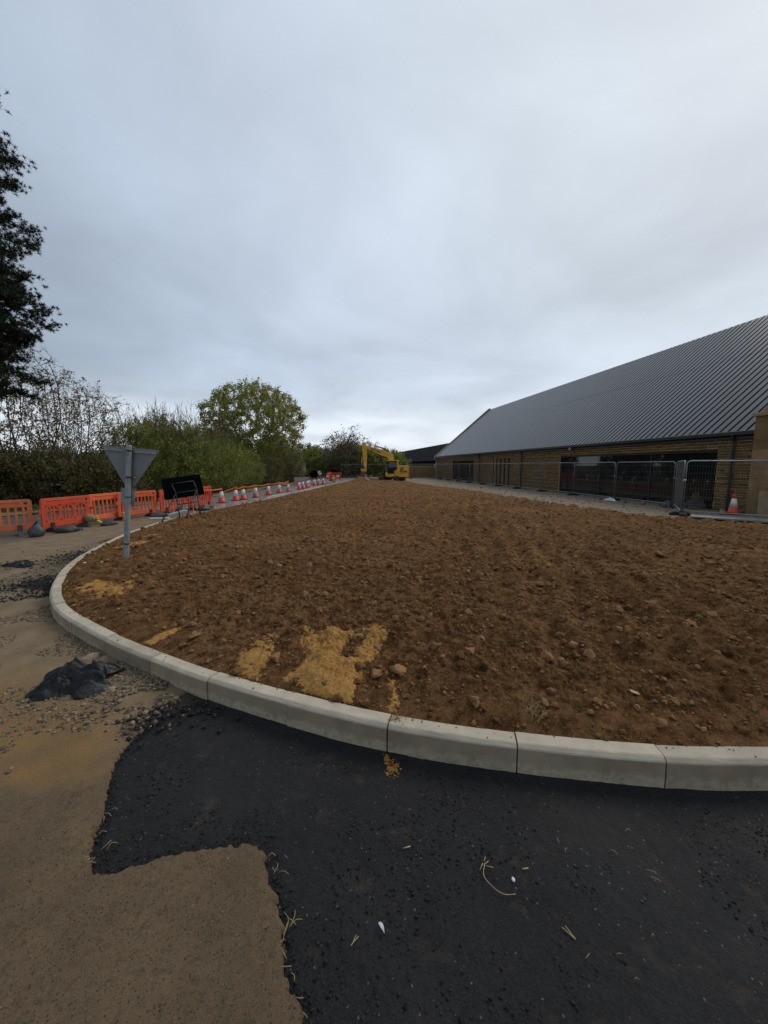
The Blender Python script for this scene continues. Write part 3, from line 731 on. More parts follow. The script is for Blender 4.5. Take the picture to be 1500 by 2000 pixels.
# ------------------------------------------------------------------ the long stone barn
# local frame: x along the barn (away from the viewer), y towards the road side, z up; wall face at y = 0
S0, S1, EAVE, RIDGE, HALF = 12.05, 54.1, 3.02, 9.62, 7.8
barn = thing('barn', 'long stone barn with dark grey ribbed roof and wide dark windows', 'barn', tuple(SL(0, 15.7, 0)), ROTB)
OPEN = [(13.58, 24.36, 0.0, 2.48), (31.55, 32.0, 0, 2.48), (32.35, 32.8, 0, 2.48), (33.15, 33.6, 0, 2.48), (33.95, 34.4, 0, 2.48), (34.75, 35.2, 0, 2.48), (39.9, 47.2, 0.0, 2.46)]
# mortar wall with openings: vertical strips
cuts = sorted({S0, S1, *[o[0] for o in OPEN], *[o[1] for o in OPEN]})
w = B()
for a, b in zip(cuts, cuts[1:]):
    op = [o for o in OPEN if o[0] <= a + 1e-6 and b <= o[1] + 1e-6]
    if op: w.bx((a, -.35, op[0][3]), (b, 0, EAVE))
    else: w.bx((a, -.35, -.15), (b, 0, EAVE))
w.build('wall', M['mortar'], barn)
w = B(); w.bx((S0, -2 * HALF, -.15), (S1, -2 * HALF + .35, EAVE)); w.build('rear_wall', M['mortar'], barn)
# stones of the wall in courses
bricks = []
z = .0; ci = 0
while z < EAVE - .09:
    h = (.125, .085, .135, .075, .115)[ci % 5] * random.uniform(.95, 1.05)
    x = S0 + .02 - random.uniform(0, .2)
    while x < S1:
        l = random.uniform(.17, .52)
        a, b = max(x, S0 + .01), min(x + l, S1 - .01)
        segs = [(a, b)]
        for o in OPEN:
            if z + h > o[3] + .02: continue
            ns = []
            for (p, q) in segs:
                if q <= o[0] or p >= o[1]: ns.append((p, q)); continue
                if p < o[0]: ns.append((p, o[0] - .004))
                if q > o[1]: ns.append((o[1] + .004, q))
            segs = ns
        for (p, q) in segs:
            if q - p > .05: bricks.append((p + .007, q - .007, z + .008, z + h - .006))
        x += l
    z += h; ci += 1
def brick_verts(p, q, a, b, k):
    j = lambda s=.004: random.uniform(-s, s)
    d = random.uniform(.008, .02)
    return [(p + j(), -.02, a + j()), (q + j(), -.02, a + j()), (q + j(), -.02, b + j()), (p + j(), -.02, b + j()),
            (p + .006 + j(), d + j(), a + .005 + j()), (q - .006 + j(), d + j(), a + .005 + j()), (q - .006 + j(), d + j(), b - .005 + j()), (p + .006 + j(), d + j(), b - .005 + j())]
BF = [(4, 5, 6, 7), (0, 1, 5, 4), (1, 2, 6, 5), (2, 3, 7, 6), (3, 0, 4, 7)]
bricks.sort(key=lambda b: b[0])
for k, b in enumerate(bricks[:300]):
    me = raw_mesh('brick', brick_verts(*b, k), [f[::-1] for f in BF], M['brick']); link('brick', me, barn)
vs, fs, sh = [], [], []
for k, b in enumerate(bricks[300:]):
    vs += brick_verts(*b, k); fs += [tuple(i + 8 * k for i in f[::-1]) for f in BF]; sh += [random.random()] * 8
tag(link('far_bricks', raw_mesh('far_bricks', np.array(vs), np.array(fs), M['brick'], False, dict(shade=np.array(sh))), barn), kind='stuff')
# windows
def window(x0, x1, z0, z1, mull, name='window'):
    f = B(); yb = -.13; t = .06
    f.bx((x0 + .003, yb - .04, z1 - .09), (x1 - .003, yb + .05, z1 - .003)).bx((x0 + .003, yb - .04, z0), (x1 - .003, yb + .05, z0 + .07))
    for m in [x0 + .003 + t / 2] + mull + [x1 - .003 - t / 2]: f.bx((m - t / 2, yb - .038, z0 + .071), (m + t / 2, yb + .048, z1 - .091))
    fr = f.build(name, M['frame'], barn)
    xs = [x0 + t] + mull + [x1 - t]
    for a, b in zip(xs, xs[1:]):
        g = B(); g.bx((a + t / 2, yb - .008, z0 + .072), (b - t / 2, yb + .012, z1 - .092))
        p = g.build('pane', M['glass'], fr); p.rotation_euler = (0, 0, 0)
    return fr
w1 = window(13.58, 24.36, 0.0, 2.48, [16.92, 20.5])
g = B()
for zz in (.95, 1.1): g.cyl((18.0, -.08, zz - .08), (18.0, -.08, zz + .08), .014, n=8)
g.build('handle', M['chrome'], w1)
for o in OPEN[1:6]: window(o[0], o[1], 0, 2.48, [], 'slot_window')
for i in range(4):                                     # stone mullions between the slots stand proud
    a, b = OPEN[1 + i][1], OPEN[2 + i][0]
    q = B(); q.bx((a - .03, -.3, 0), (b + .03, .012, 2.5)); q.build('mullion', M['ashlar'], barn, bevel=.01)
window(39.9, 47.2, 0, 2.46, [42.2, 44.7])
# roof: ribbed sheets in two courses up the slope
slope = math.hypot(HALF + .25, RIDGE - EAVE); pitch = math.atan2(RIDGE - EAVE, HALF + .0)
def sheet_mesh(length):
    prof = []
    for k in range(3):
        x = k / 3
        prof += [(x, 0), (x + .075, 0), (x + .085, .08), (x + .322, .08)]
    prof.append((1.0, 0))
    vs = []
    for u in (0, length):
        vs += [(x, u, z) for x, z in prof]
    n = len(prof)
    fs = [(i, i + 1, n + i + 1, n + i) for i in range(n - 1)]
    return raw_mesh('roof_sheet', vs, fs, M['roof'])
RL = math.hypot(HALF + .22, (HALF + .22) * math.tan(pitch))
l1 = RL * .62
ma, mb = sheet_mesh(l1), sheet_mesh(RL - l1 + .2)
y_e, z_e = .22, EAVE + .06 - .22 * math.tan(pitch) + .10
for k in range(42):
    for me, u, dz in ((ma, 0, 0), (mb, l1 - .2, .008)):
        o = link('roof_sheet', me, barn)
        yy = y_e - u * math.cos(pitch); zz = z_e + u * math.sin(pitch) + dz
        o.matrix_local = Matrix.Translation((S0 + .05 + k, yy, zz)) @ Matrix(((1, 0, 0), (0, -math.cos(pitch), math.sin(pitch) * 1), (0, math.sin(pitch), math.cos(pitch)))).to_4x4()
q = B(); q.add([(S0, -HALF, z_e + RL * math.sin(pitch)), (S1, -HALF, z_e + RL * math.sin(pitch)), (S1, -2 * HALF - .2, z_e), (S0, -2 * HALF - .2, z_e)], [(0, 1, 2, 3)])
q.build('rear_roof', M['roof'], barn)
q = B(); q.add([(S0, y_e - .02, z_e - .04), (S1, y_e - .02, z_e - .04), (S1, -HALF, z_e - .04 + RL * math.sin(pitch)), (S0, -HALF, z_e - .04 + RL * math.sin(pitch))], [(0, 1, 2, 3)])
q.build('roof_underlay', M['gutter'], barn)
zr = z_e + RL * math.sin(pitch)
q = B(); q.add([(S0, -HALF + .22, zr - .13), (S1, -HALF + .22, zr - .13), (S0, -HALF, zr + .07), (S1, -HALF, zr + .07), (S0, -HALF - .22, zr - .13), (S1, -HALF - .22, zr - .13)], [(0, 1, 3, 2), (2, 3, 5, 4)])
q.build('ridge_flashing', M['flash'], barn)
# gutter, fascia and downpipes
q = B(); q.prism([(.12, EAVE - .02), (.27, EAVE - .02), (.275, EAVE + .12), (.262, EAVE + .12), (.255, EAVE + .0), (.135, EAVE + .0), (.13, EAVE + .12), (.12, EAVE + .12)], S0 + .02, S1)
gt = q.mesh('gutter', M['gutter']); gv = link('gutter', gt, barn)
gv.matrix_local = Matrix(((0, 1, 0, 0), (1, 0, 0, 0), (0, 0, 1, 0), (0, 0, 0, 1)))
q = B(); q.bx((S0 + .02, .277, EAVE + .105), (S1, .285, EAVE + .125)); q.build('gutter_lip', M['flash'], barn)
q = B(); q.bx((S0, 0.03, EAVE - .16), (S1, .115, EAVE + .14)); q.build('fascia', M['gutter'], barn)
for s, zc_ in ((12.93, 0), (29.4, 0), (38.1, 0)):
    q = B(); q.cyl((s, .11, .02), (s, .11, EAVE - .25), .05, n=12).tube([(s, .11, EAVE - .25), (s, .16, EAVE - .12), (s, .2, EAVE - .01)], .05, 12)
    for zz in (.5, 1.5, 2.4): q.cyl((s, .11, zz), (s, .11, zz + .06), .062, n=12)
    q.build('downpipe', M['gutter'], barn, smooth=False)
q = B(); q.tube([(23.0, .0, 2.75), (22.9, .2, 2.9), (22.85, .3, 2.95)], .03, 8); q.cyl((22.85, .3, 2.97), (22.8, .34, 2.80), .05, .07, 10); q.build('wall_lamp', M['flash'], barn)
# gable ends: stone wall, coping up the slope, kneeler; near pier of ashlar
def gable(xa, xb, far):
    q = B(); top = zr + .16
    ez = z_e + .22 * math.tan(pitch)
    yp = [(.02, -.15), (.02, ez + .12), (-HALF, top), (-2 * HALF, ez + .12), (-2 * HALF, -.15)]
    vs = [(x, y, z) for x in (xa, xb) for y, z in yp]
    q.add(vs, [(0, 1, 2, 3, 4), (9, 8, 7, 6, 5)] + [(i, 5 + i, 5 + (i + 1) % 5, (i + 1) % 5) for i in range(5)])
    q.build('gable_wall', M['mortar'], barn)
    for sgn in (1, -1):
        c = B(); n = 9
        for i in range(n):                               # coping stones
            t0, t1 = i / n + .002, (i + 1) / n - .002
            f = lambda t: (-HALF + sgn * (HALF + .22) * (1 - t), (ez - .13) + (top - ez + .13 + .0) * t)
            (y0, z0), (y1, z1) = f(t0), f(t1)
            m0, m1 = min(xa, xb) - .06, max(xa, xb) + .06
            c = B(); c.add([(m0, y0, z0 + .004), (m1, y0, z0 + .004), (m1, y1, z1 + .004), (m0, y1, z1 + .004), (m0, y0, z0 + .12), (m1, y0, z0 + .12), (m1, y1, z1 + .12), (m0, y1, z1 + .12)],
                           [(0, 1, 2, 3), (4, 7, 6, 5), (0, 4, 5, 1), (1, 5, 6, 2), (2, 6, 7, 3), (3, 7, 4, 0)])
            c.build('coping_stone', M['coping'], barn, bevel=.012)
gable(S1 + .004, S1 + .4, True)
gable(S0 - .4, S0 - .004, False)
q = B(); q.bx((S1 - .05, -.02, 2.6), (S1 + .42, .26, 3.12)); q.build('kneeler_stone', M['coping'], barn, bevel=.02)
q = B(); q.bx((S1 + .06, .24, 1.5), (S1 + .2, .3, 2.05)); q.build('wall_light', M['white'], barn, bevel=.01)
z = 0.0; i = 0
while z < 3.58:                                          # ashlar blocks of the near pier
    h = (.36, .28, .42, .31)[i % 4]; h = min(h, 3.6 - z)
    sp = (.42, .7, .55)[i % 3]
    for a, b in ((10.9, 10.9 + sp), (10.9 + sp, 12.05)):
        q = B(); q.bx((a + .002, -.9, z + .002), (b - .002, .34 + random.uniform(-.003, .003), z + h - .002)); q.build('ashlar_block', M['ashlar'], barn, bevel=.006)
    z += h; i += 1
q = B(); q.bx((10.82, -.98, 3.602), (12.13, .42, 3.74)); q.build('pier_cap', M['coping'], barn, bevel=.02)
q = B(); q.prism([(10.95, 3.742), (11.98, 3.742), (11.6, 4.05), (11.3, 4.05)], -.85, .3); q.build('pier_top_stone', M['coping'], barn, bevel=.015)
q = B(); q.bx((10.7, .344, -.02), (11.62, .40, .95)); q.build('plinth_slab', M['coping'], barn, bevel=.01)

# black barn further on, and the garden wall between
far = thing('black_barn', 'low black metal barn beyond the end of the stone barn', 'barn', tuple(SL(0, 15.7, 0)), ROTB)
q = B(); q.bx((57, -16, -.2), (142, -1.0, 2.6)); q.build('wall', M['clad'], far)
q = B()
n = 170
pr = [(57 + 85 * i / n, .05 * (i % 2)) for i in range(n + 1)]
vs = [(x, -.7, 2.55 + d) for x, d in pr] + [(x, -7.8, 6.12 + d) for x, d in pr] + [(x, -15.5, 2.55 + d) for x, d in pr]
fs = [(k * (n + 1) + i, k * (n + 1) + i + 1, (k + 1) * (n + 1) + i + 1, (k + 1) * (n + 1) + i) for k in (0, 1) for i in range(n)]
q.add(vs, fs); q.build('roof', M['clad'], far)
q = B(); q.add([(57.1, -1, 2.6), (57.1, -7.8, 6.1), (57.1, -16, 2.6), (141.9, -1, 2.6), (141.9, -7.8, 6.1), (141.9, -16, 2.6)], [(0, 1, 2), (5, 4, 3)]); q.build('gable_wall', M['clad'], far)
gw = thing('garden_wall', 'low tan stone wall joining the far corner of the barn behind the excavator', 'wall', tuple(SL(54.6, 15.7, 0)), ROTB)
q = B(); q.bx((0, .02, -.1), (.35, 5.6, 1.72)); q.build('wall_core', M['mortar'], gw)
z = 0; vs = []; fs = []; sh = []; kk = 0
while z < 1.62:
    h = random.uniform(.09, .15); y = .04
    while y < 5.55:
        l = random.uniform(.2, .5); y1 = min(y + l, 5.58)
        d = random.uniform(.008, .02)
        vs += [(.01, y + .008, z + .008), (.01, y1 - .008, z + .008), (.01, y1 - .008, z + h - .006), (.01, y + .008, z + h - .006), (-d, y + .012, z + .012), (-d, y1 - .012, z + .012), (-d, y1 - .012, z + h - .01), (-d, y + .012, z + h - .01)]
        fs += [tuple(i + 8 * kk for i in f) for f in BF]; sh += [random.random()] * 8; kk += 1; y += l
    z += h
tag(link('wall_stones', raw_mesh('wall_stones', np.array(vs), np.array(fs), M['ashlar'], False, dict(shade=np.array(sh))), gw), kind='stuff')
for i in range(7):
    q = B(); q.bx((-.06, .02 + i * .8, 1.722), (.41, .02 + i * .8 + .79, 1.80)); q.build('coping_stone', M['coping'], gw, bevel=.01)

# ------------------------------------------------------------------ steel mesh fence panels
def fence_meshes(W=3.4, H=1.98):
    q = B(); r = .021; c = .12
    q.tube([(0, 0, .12), (0, 0, H - c)] + [(c - c * math.cos(a), 0, H - c + c * math.sin(a)) for a in (.4, .8, 1.2)] + [(c, 0, H), (W - c, 0, H)] + [(W - c + c * math.sin(a), 0, H - c + c * math.cos(a)) for a in (.4, .8, 1.2)] + [(W, 0, H - c), (W, 0, .12)], r, 8)
    q.cyl((0, 0, .02), (0, 0, .12), r, n=8).cyl((W, 0, .02), (W, 0, .12), r, n=8)
    q.cyl((r, 0, .16), (W - r, 0, .16), r * .9, n=8)
    fr = q.mesh('fence_frame', M['galv'], smooth=True)
    vs, fs = [], []
    def bar(a, b, t):
        k = len(vs); d = np.array(b) - np.array(a)
        ox = np.array([t, 0, 0]) if abs(d[2]) > abs(d[0]) else np.array([0, 0, t])
        for p in (a, b):
            for s1, s2 in ((-1, -1), (1, -1), (1, 1), (-1, 1)):
                vs.append(np.array(p) + ox * s1 + np.array([0, t, 0]) * s2)
        fs.extend([(k + i, k + (i + 1) % 4, k + 4 + (i + 1) % 4, k + 4 + i) for i in range(4)])
    for i in range(1, 43): bar((W * i / 43, 0, .16), (W * i / 43, 0, H - .01), .0009)
    for zz in (.42, .7, .98, 1.26, 1.54, 1.8): bar((0, 0, zz), (W, 0, zz), .0011)
    ms = raw_mesh('fence_mesh', np.array(vs), np.array(fs), M['galv'])
    q = B(); q.prism([(-.34, 0), (.34, 0), (.34, .06), (.22, .13), (-.22, .13), (-.34, .06)], -.11, .11)
    ft = q.mesh('fence_foot', M['rubber'], bevel=.012)
    q = B(); q.cyl((-.05, 0, 1.28), (.02, 0, 1.28), .035, n=8).box((-.02, 0, 1.28), (.07, .05, .03))
    cl = q.mesh('fence_clip', M['flash'])
    return fr, ms, ft, cl
FR, MS, FT, CL = fence_meshes()
def fence(p, q, label, z=.03, group='steel mesh fence panels'):
    p, q = Vector(p[:2]), Vector(q[:2]); d = q - p
    o = thing('mesh_fence_panel', label, 'fence panel', (p.x, p.y, z), math.atan2(d.y, d.x), group)
    sc = d.length / 3.44
    for nm, me in (('frame', FR), ('wire_mesh', MS)):
        c = link(nm, me, o); c.scale = (sc, 1, 1)
    f = link('foot', FT, o, (0.0, 0, 0), (0, 0, R(90)))
    link('clip', CL, o)
    return o
order = ['second', 'third', 'fourth', 'fifth', 'sixth', 'seventh', 'eighth', 'ninth', 'tenth', 'eleventh', 'twelfth']
for k in range(11):
    s = 14.6 + 3.46 * k
    fence(SL(s, 14.85 + random.uniform(-.06, .06)), SL(s + 3.46, 14.85), 'steel mesh fence panel along the barn front, %s from the cone by the wall' % order[k])
fence(SL(12.25, 12.83), SL(14.5, 14.8), 'steel mesh fence panel seen edge-on where the fence turns near the cone')
fence(SL(12.2, 12.86), SL(9.9, 15.3), 'nearest steel mesh fence panel in front of the cone and pier')
for k in range(4):
    fence((-6.2 + 3.3 * k, 56 - 1.0 * k), (-6.2 + 3.3 * (k + 1), 56 - 1.0 * (k + 1)), ['leftmost far fence panel behind the red barrier', 'far fence panel just left of the excavator bucket', 'far fence panel behind the excavator arm', 'far fence panel hidden partly by the excavator cab'][k])

# ------------------------------------------------------------------ traffic cones
def cone_parts():
    out = []
    q = B(); q.prism([(-.21, 0), (.21, 0), (.21, .035), (.16, .05), (-.16, .05), (-.21, .035)], -.21, .21); out.append(('base', q.mesh('cone_base', M['rubber'], bevel=.012)))
    q = B(); q.lathe([(.165, .05), (.16, .07), (.121, .28)], 24); out.append(('lower_body', q.mesh('cone_lower', M['cone_red'], smooth=True)))
    q = B(); q.lathe([(.1225, .28), (.0715, .58)], 24); out.append(('reflective_sleeve', q.mesh('cone_sleeve', M['white_tape'], smooth=True)))
    q = B(); q.lathe([(.070, .58), (.044, .72), (.040, .742), (.030, .75)], 24); out.append(('tip', q.mesh('cone_tip', M['cone_red'], smooth=True)))
    return out
CONE = cone_parts()
def cone(loc, label, group='cones along the road', lean=0.0, rz=0.0, sc=1.0):
    o = thing('traffic_cone', label, 'traffic cone', loc, rz, group); o.rotation_euler = (lean, lean * .6, rz); o.scale = (sc,) * 3
    for nm, me in CONE: link(nm, me, o)
    return o
cone(tuple(SL(12.15, 14.95, .05)), 'orange and white cone standing alone against the barn wall', 'cone by the barn', 0, .3)
cs = [(-7.95, 18.75), (-7.72, 19.95), (-7.54, 20.55), (-7.36, 22.0), (-7.13, 23.7), (-6.93, 25.4), (-6.75, 27.1), (-6.45, 29.2), (-6.38, 30.3), (-6.35, 31.8), (-6.45, 32.9), (-6.25, 34.6), (-6.15, 36.2), (-5.95, 37.6)]
cl = ['first cone after the black sign board, largest in the roadside row', 'second cone in the roadside row, left of a close pair', 'third cone in the roadside row, right of a close pair',
      'fourth cone in the roadside row, counted from the black sign', 'fifth cone in the roadside row, counted from the black sign', 'sixth cone in the roadside row, beside the pale slab', 'seventh, shorter-looking cone at the end of the orange tape']
for i, (x, y) in enumerate(cs):
    lab = cl[i] if i < 7 else ['far cone just left of the grey sign board', 'far cone before the middle of the grey sign board', 'bright cone before the right half of the grey sign board', 'far cone at the right edge of the grey sign board', 'far cone below the round black sign', 'far cone past the round black sign', 'farthest cone by the sandy kerb end'][i - 7]
    cone((x, y, .0), lab, lean=random.uniform(-.02, .02), rz=random.uniform(0, 1.5), sc=.9 if i == 6 else 1.0)
def tape(name, a, b, sag, label, wdt=.045):
    vs, fs = [], []; n = 12
    a, b = Vector(a), Vector(b)
    for i in range(n + 1):
        t = i / n; p = a.lerp(b, t) - Vector((0, 0, sag * 4 * t * (1 - t)))
        tw = .6 * math.sin(t * 5)
        u = Vector((.3 * math.sin(tw), .1 * math.sin(tw), math.cos(tw))) * wdt / 2
        vs += [p - u, p + u]
    fs = [(2 * i, 2 * i + 1, 2 * i + 3, 2 * i + 2) for i in range(n)]
    o = link(name, raw_mesh(name, vs, fs, M['tape'])); md = o.modifiers.new('thick', 'SOLIDIFY'); md.thickness = .004
    return tag(o, label, 'barrier tape', 'orange tape between the cones')
T = .72
tape('barrier_tape', (-6.2, 12.9, 1.02), (cs[0][0], cs[0][1], T), .03, 'orange tape from the black sign board to the first cone')
tape('barrier_tape', (-8.9, 18.6, .2), (cs[1][0], cs[1][1], T), .02, 'orange tape rising from the verge to the second cone')
for i in range(1, 6):
    tape('barrier_tape', (cs[i][0], cs[i][1] - .05, T), (cs[i + 1][0], cs[i + 1][1] - .05, T if i < 5 else .66), .04 + .02 * (i % 2), 'orange tape strung from the %s to the %s cone' % (['', 'second', 'third', 'fourth', 'fifth', 'sixth'][i], ['', 'third', 'fourth', 'fifth', 'sixth', 'seventh'][i]))
tape('barrier_tape', (cs[5][0], cs[5][1], T), (-8.3, 33.5, .52), .05, 'orange tape running from the sixth cone towards the far sign board')

# ------------------------------------------------------------------ plastic barriers
def barrier(p, q, style, label, foot_mats, mat, z=.012, lean=0.0):
    p, q = Vector(p), Vector(q); d = q - p; W = d.length
    o = thing('plastic_barrier', label, 'barrier', (p.x, p.y, z), math.atan2(d.y, d.x), 'plastic barriers along the road')
    o.rotation_euler = (lean, 0, math.atan2(d.y, d.x))
    m = M[mat]; t = .05; H = .95; b0 = .14
    f = B()
    f.prism([(.02, H - .20), (W - .02, H - .20), (W - .02, H - .04), (W - .07, H), (.07, H), (.02, H - .04)], -t / 2, t / 2)
    f.bx((.02, -t / 2, b0), (W - .02, t / 2, b0 + .16))
    for a, b in ((.02, .12), (W - .12, W - .02)): f.bx((a, -t / 2 + .001, b0 + .161), (b, t / 2 - .001, H - .201))
    f.bx((.18, -t / 2 - .012, H - .075), (W - .25, -t / 2 - .0005, H - .05)).bx((.18, -t / 2 - .012, b0 + .03), (W - .25, -t / 2 - .0005, b0 + .055))
    f.bx((-.035, -.02, .55), (.019, .02, .66)).bx((W - .019, -.02, .38), (W + .03, .02, .49))
    f.build('frame', m, o, bevel=.009)
    h = B(); h.cyl((W - .14, -t / 2 - .004, H - .10), (W - .14, t / 2 + .004, H - .10), .035, n=14); h.build('hand_hole', M['ex_black'], o)
    if style == 'slat':
        n = max(5, int((W - .24) / .135))
        for i in range(n):
            x = .12 + (W - .24) * (i + .5) / n
            s = B(); s.bx((x - .024, -t / 2 + .006, b0 + .15), (x + .024, t / 2 - .006, H - .19)); s.build('slat', m, o, bevel=.007)
    else:                                               # oval windows with short bars
        n = 3; w = (W - .24) / n
        for i in range(n):
            cx = .12 + w * (i + .5)
            r = B(); vs = []; N_ = 20; zc0 = (b0 + .16 + H - .2) / 2; hh = (H - .2 - b0 - .16) / 2
            for k in range(N_):
                a = 2 * math.pi * k / N_; ca, sa = math.cos(a), math.sin(a)
                sx = (abs(ca) ** .75) * (1 if ca > 0 else -1); sz = (abs(sa) ** .75) * (1 if sa > 0 else -1)
                e = max(abs(ca), abs(sa))
                for yy in (-t / 2 + .003, t / 2 - .003): vs += [(cx + sx * w * .40, yy, zc0 + sz * hh * .9), (cx + ca / e * w * .5, yy, zc0 + sa / e * hh * 1.01)]
            fs = []
            for k in range(N_):
                j = (k + 1) % N_; a, b = 4 * k, 4 * j
                fs += [(a, b, b + 1, a + 1), (a + 2, a + 3, b + 3, b + 2), (a, a + 2, b + 2, b), (a + 1, b + 1, b + 3, a + 3)]
            r.add(vs, fs); r.build('window_surround', m, o)
            for dx in (-.14, .1):
                s = B(); s.bx((cx + dx * w - .022, -t / 2 + .008, b0 + .17), (cx + dx * w + .022, t / 2 - .008, H - .21)); s.build('slat', m, o, bevel=.006)
            s = B(); s.bx((cx - .14 * w, -t / 2 + .012, .52 + .06 * (i % 2)), (cx + .1 * w, t / 2 - .012, .56 + .06 * (i % 2))); s.build('cross_bar', m, o, bevel=.005)
    c = B(); c.box((W + .0, -.03, .56), (.06, .05, .06)); c.build('connector', M['rubber'], o, bevel=.008)
    for x, fm in foot_mats:
        f = B(); f.prism([(-.30, 0), (.30, 0), (.28, .03), (.06, .15), (.05, .30), (-.05, .30), (-.06, .15), (-.28, .03)], -.045, .045)
        me = f.mesh('foot', M[fm], bevel=.006); k = link('foot', me, o, (x, -.0, -.01), (0, 0, R(90)))
    return o
BR = [((-10.75, 8.75), (-9.33, 10.15), 'slat', 'faded orange slatted barrier cut off by the left edge of the picture', [(.35, 'greyrub'), (1.7, 'greyrub')], 'pale_orange'),
      ((-9.20, 10.18), (-8.93, 11.60), 'oval', 'red-orange barrier with rounded windows, second from the left edge', [(.28, 'rubber'), (1.2, 'greyrub')], 'red_orange'),
      ((-9.03, 11.68), (-8.80, 12.95), 'slat', 'orange slatted barrier on a yellow foot left of the sign post', [(.22, 'yellow_foot'), (1.1, 'rubber')], 'orange'),
      ((-8.78, 12.55), (-8.30, 13.95), 'slat', 'orange slatted barrier directly behind the sign post', [(.2, 'yellow_foot'), (1.2, 'rubber')], 'orange'),
      ((-8.18, 13.95), (-7.93, 15.30), 'slat', 'red slatted barrier between the sign post and the black board', [(.3, 'rubber'), (1.1, 'rubber')], 'red_orange'),
      ((-7.88, 15.35), (-7.6, 16.85), 'slat', 'red barrier mostly hidden behind the black sign board', [(.3, 'rubber'), (1.3, 'rubber')], 'red_orange')]
for i, b in enumerate(BR): barrier(*b, lean=(-.03, .02, -.02, .02, -.02, .02)[i])
# sandbags slumped on the feet
def sandbag(loc, size, rz, mat, label, seed, upright=False):
    v0, f0 = ICO[2]
    bm = bmesh.new(); bmesh.ops.create_icosphere(bm, subdivisions=3, radius=1)
    for v in bm.verts:
        x, y, z = v.co
        n = fbm(np.array([x * 1.5 + seed]), np.array([y * 1.5 + z * 1.1]), 1.0, 3, seed)[0]
        k = 1 + .28 * n
        if upright: w = 1.05 - .55 * max(0, z); x *= w; y *= w
        z = max(z, -.72); 
        v.co = (x * k * size[0], y * k * size[1], (z + .72) * k * size[2])
    me = bpy.data.meshes.new('sandbag'); bm.to_mesh(me); bm.free(); me.materials.append(M[mat])
    me.polygons.foreach_set('use_smooth', np.ones(len(me.polygons), dtype=bool))
    o = link('sandbag', me, None, loc, (0, 0, rz))
    k = B(); k.tube([(size[0] * .9, 0, size[2] * .5), (size[0] * 1.15, .02, size[2] * .75), (size[0] * 1.3, .05, size[2] * .45)] if not upright else [(0, 0, size[2] * 1.6), (.02, 0, size[2] * 2.0), (.06, .02, size[2] * 2.15)], [.04, .022, .03], 8)
    k.build('tied_neck', M[mat], o, smooth=True)
    return tag(o, label, 'sandbag', 'sandbags on the barrier feet')
sandbag((-8.95, 9.75, .012), (.17, .15, .20), .4, 'bag', 'upright black sandbag at the right end of the leftmost barrier', 2, True)
sandbag((-8.72, 10.42, .012), (.26, .17, .11), .5, 'bag', 'flat dusty sandbag in front of the barrier with rounded windows', 5)
sandbag((-8.82, 11.42, .17), (.13, .12, .13), .2, 'tanbag', 'tan sandbag perched on a foot between the second and third barriers', 8)
sandbag((-8.45, 11.62, .012), (.2, .13, .09), .9, 'bag', 'low dark sandbag behind the yellow foot of the third barrier', 9)
sandbag((-7.92, 13.45, .012), (.32, .2, .11), .9, 'bag', 'wide grey sandbag on the road right of the sign post', 11)
sandbag((-7.72, 14.55, .012), (.24, .16, .17), 1.3, 'bag', 'dark sandbag behind the pale concrete wedge', 12)
sandbag((-7.35, 15.6, .012), (.3, .2, .15), 1.2, 'bag', 'dark sandbag seen through the legs of the black sign', 14)
# orange-topped marker posts on the feet
for x, y, lab in ((-7.85, 14.2, 'short orange marker peg beside the wide grey sandbag'), (-7.5, 15.0, 'short orange marker peg left of the black sign legs'), (-7.3, 16.4, 'short orange marker peg behind the right legs of the black sign')):
    q = B(); q.cyl((0, 0, 0), (0, 0, .30), .028, .024, 10).cyl((0, 0, .30), (0, 0, .34), .03, .012, 10); q.cyl((0, 0, 0), (0, 0, .04), .09, .07, 12)
    tag(q.build('marker_peg', M['tape'], None, loc=(x, y, .012)), lab, 'marker peg', 'marker pegs')
# pale concrete pieces on the road
q = B(); q.prism([(-.42, 0), (.42, 0), (.42, .20), (.30, .215), (-.42, .05)], -.13, .13)
tag(q.build('concrete_wedge', M['plank'], None, bevel=.012, loc=(-7.55, 13.75, .014), rot=(0, 0, R(35))), 'pale concrete kerb wedge lying on the road before the barriers', 'concrete block')
q = B(); q.prism([(-.32, 0), (.32, 0), (.30, .045), (-.28, .06)], -.16, .16)
tag(q.build('concrete_slab', M['plank'], None, bevel=.01, loc=(-7.72, 13.05, .014), rot=(0, 0, R(20))), 'flat pale slab lying left of the concrete wedge', 'concrete slab')
q = B(); q.prism([(-.75, 0), (.75, 0), (.75, .16), (-.55, .10)], -.15, .15)
tag(q.build('concrete_slab', M['plank'], None, bevel=.012, loc=(-6.2, 22.3, .014), rot=(0, 0, R(62))), 'long pale slab on the wet road beside the sixth cone', 'concrete slab')

